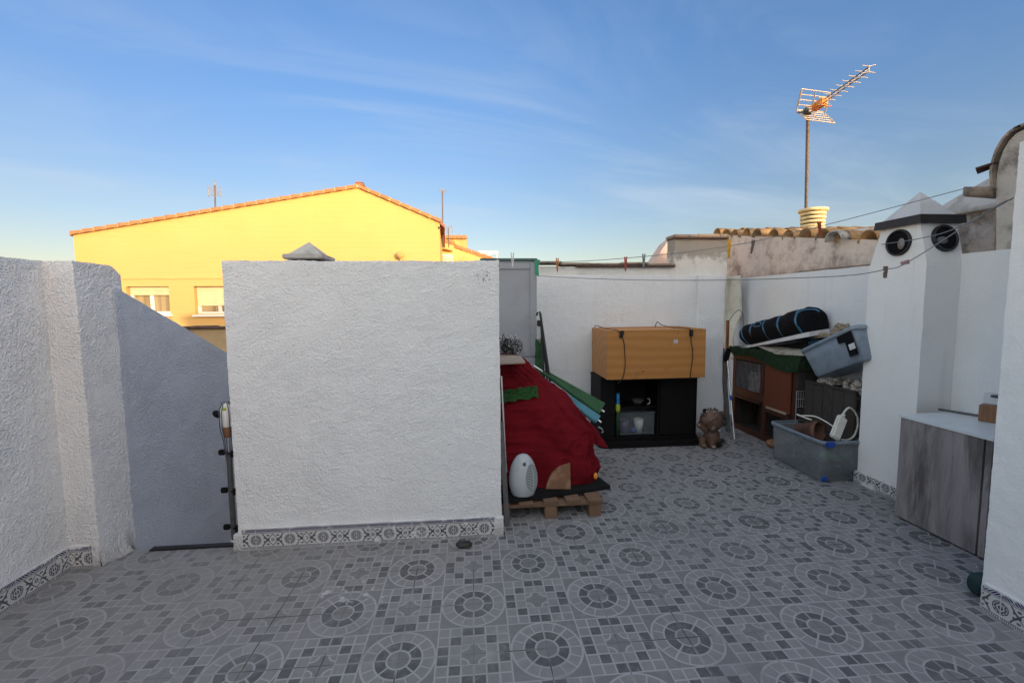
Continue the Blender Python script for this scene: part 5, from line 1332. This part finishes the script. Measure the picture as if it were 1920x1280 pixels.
# power strip
ps0, ps1 = at(1564, 822, y=3.45), at(1580, 781, y=3.50)
t = thing('power_strip', 'white power strip standing on the rim of the storage bin', 'power strip', ps0)
d_ = ps1 - ps0; Lp = d_.length; zx = d_.normalized(); xx = Vector((0, -1, 0)).cross(zx).normalized(); yy = zx.cross(xx)
MPs = Matrix.Translation(ps0) @ Matrix(((xx.x, yy.x, zx.x, 0), (xx.y, yy.y, zx.y, 0), (xx.z, yy.z, zx.z, 0), (0, 0, 0, 1)))
b = MB(); b.bbox((-.048, -.02, 0), (.048, .02, Lp), .012, MPs); b.bbox((-.015, -.012, Lp - .004), (.015, .012, Lp + .03), .006, MPs); b.build('body', M['whitecable'], t)
b = MB(); b.tube(smoothline([ps1 + zx * .02] + [at(*q, y=3.50) for q in ((1583, 772), (1592, 764), (1602, 771), (1608, 785), (1607, 802), (1600, 818), (1590, 824), (1578, 824))]), .0075, 8); b.tube(smoothline([at(*q, y=3.55 + .004 * (1562 - q[0])) for q in ((1562, 799), (1548, 790), (1530, 781), (1515, 779), (1500, 779), (1494, 776), (1505, 781), (1522, 787))]), .006, 8); b.build('cable', M['whitecable'], t)
# dark planter with pebbles, wire rack
t = thing('plank_planter', 'dark weathered plank planter against the chimney behind the storage bin', 'planter', (3.44, 3.8, 0))
for k in range(5):
    y0 = 3.50 + .118 * k; b = MB(); b.bbox((3.312, y0, 0), (3.332, y0 + .115, .765 - .006 * (k % 2)), .003); b.build('plank', M['darkwood'], t)
b = MB(); b.bbox((3.333, 4.07, 0), (3.57, 4.088, .765), .003); b.build('end_board', M['darkwood'], t)
b = MB(); b.bbox((3.333, 3.50, .70), (3.57, 4.069, .74), .003); b.build('tray', M['darkwood'], t)
b = MB(); b.bbox((3.302, 3.49, .766), (3.336, 4.09, .785), .003); b.build('top_rail', M['darkwood'], t)
random.seed(31); proto = None
for k in range(46):
    y_ = 3.49 + .56 * random.random(); x_ = 3.36 + .19 * random.random(); lay = k % 3
    z_ = .760 + lay * .028 + random.uniform(0, .015)
    if proto is None or k < 4:
        b = MB(); s_ = Vector((random.uniform(.022, .034), random.uniform(.028, .042), random.uniform(.016, .024)))
        tmp = MB(); tmp.ball((0, 0, 0), tuple(s_), 12); b.add([p + noise.noise_vector(p * 40 + Vector((k, 0, 0))) * .009 for p in tmp.v], tmp.f, True)
        o = b.build('pebble', M['shell']); protos = (protos if k else []) + [o]; proto = o
    else: o = random.choice(protos).copy(); col.objects.link(o)
    o.location = (x_, y_, z_); o.rotation_euler = (random.random() * 3, random.random() * 3, random.random() * 6); s0 = random.uniform(.7, 1.25); o.scale = (s0, s0, s0)
    tag(o, 'pale pebble in the heap on the dark plank planter', 'pebble', 'pebbles heaped on the planter')
t = thing('wire_rack', 'small upright wire rack between the hutch and the planter', 'rack', at(1508, 765, y=4.08))
b = MB(); q0, q1 = at(1494, 733, y=4.09), at(1521, 762, y=4.09)
for k in range(8): x_ = q0.x + (q1.x - q0.x) * k / 7; b.tube([(x_, 4.09, q1.z), (x_, 4.09, q0.z)], .0022, 5)
for k in range(3): z_ = q1.z + (q0.z - q1.z) * k / 2; b.tube([(q0.x, 4.09, z_), (q1.x, 4.09, z_)], .003, 5)
b.tube([(q0.x, 4.09, 0), (q0.x, 4.09, q0.z)], .004, 6); b.tube([(q1.x, 4.09, 0), (q1.x, 4.09, q0.z)], .004, 6); b.build('wires', M['metal'], t)
b = MB(); q = at(1442, 838, z=0); tmp = MB(); tmp.ball((q.x + .03, q.y, .04), (.055, .07, .04), 16); b.add([p + noise.noise_vector(p * 14) * .014 for p in tmp.v], tmp.f, True); tag(b.build('rock', M['stone']), 'brown rock on the floor between the hutch and the storage bin', 'rock')
# upper bin
ud = Vector((0, -.58, .27)).normalized(); uu = Vector((0, .27, .58)).normalized(); xx = Vector((1, 0, 0))
uc = Vector((3.36, 3.60, .965)); MX = Matrix.Translation(uc) @ Matrix(((0, 1, 0, 0), (ud.y, 0, uu.y, 0), (ud.z, 0, uu.z, 0), (0, 0, 0, 1)))
t = thing('tilted_bin', 'translucent blue-grey storage bin tilted on the pebbles beside the chimney', 'storage bin', uc)
bin_(t, MX, .66, .34, .29, 'clear2', .86)
b = MB(); b.box((.20, -.1755, .05), (.29, -.1725, .255), MX); b.box((.13, -.1757, .19), (.2, -.1727, .255), MX); b.build('black_tape', M['blackfab'], t)
b = MB(); b.box((.225, -.1775, .10), (.285, -.1758, .15), MX); b.build('label', M['whiteboard'], t)

# ================================================================== GREY CABINET IN THE ALCOVE
t = thing('grey_cabinet', 'grey wood-effect cabinet with pale top in the right alcove', 'cabinet', (3.3, 2.55, 0))
b = MB(); b.bbox((3.044, 2.315, .012), (3.062, 2.832, .735), .0015); b.build('front_panel', M['greywood'], t)
b = MB(); b.bbox((3.0625, 2.27, .012), (3.575, 2.832, .735), .002); b.build('carcass', M['greyboard'], t)
b = MB(); b.bbox((3.046, 2.27, .012), (3.062, 2.305, .735), .0015); b.build('edge_strip', M['greywood'], t)
b = MB(); b.bbox((3.06, 2.29, .0), (3.56, 2.82, .0115), .001); b.build('plinth', M['black'], t)
b = MB(); b.bbox((3.036, 2.262, .7355), (3.577, 2.842, .757), .002); b.build('top_panel', M['ptop'], t)
b = MB(); p, q = at(1759, 769, z=.759), at(1846, 783, z=.759); d_ = (q - p).normalized(); s_ = Vector((-d_.y, d_.x, 0)) * .018
b.prism([p, q, q + s_, p + s_], (0, 0, .014)); tag(b.build('metal_strip', M['greymetal'], fixn=True), 'dark metal strip lying at the back of the grey cabinet top', 'metal strip')
q = at(1857, 790, z=.758)
t = thing('glass_dispenser', 'clear glass jar with black lid on a brown wooden block', 'jar', q)
MB0 = Matrix.Translation(q) @ Matrix.Rotation(R(25), 4, 'Z')
b = MB(); b.bbox((-.042, -.05, 0), (.042, .05, .112), .003, MB0); b.build('wood_base', M['brownwood'], t)
b = MB(); b.lathe([(.040, .1125), (.041, .16), (.034, .19), (.0001, .2)], MB0, 22); b.build('jar', M['glass'], t)
b = MB(); b.lathe([(.0001, .165), (.028, .166), (.026, .18), (.0001, .181)], MB0 @ Matrix.Translation((.0, -.018, 0)), 18); b.build('lid', M['blackpaint'], t, fixn=True)
b = MB(); tmp = MB(); tmp.ball((2.68, 1.99, .06), (.07, .05, .07), 24); b.add([Vector((p.x, p.y, max(.002, p.z))) + noise.noise_vector(p * 16) * .02 * (1 if p.z > .03 else .2) for p in tmp.v], tmp.f, True); tag(b.build('dark_bag', M['teal']), 'crumpled dark teal bag at the foot of the house wall corner', 'bag')
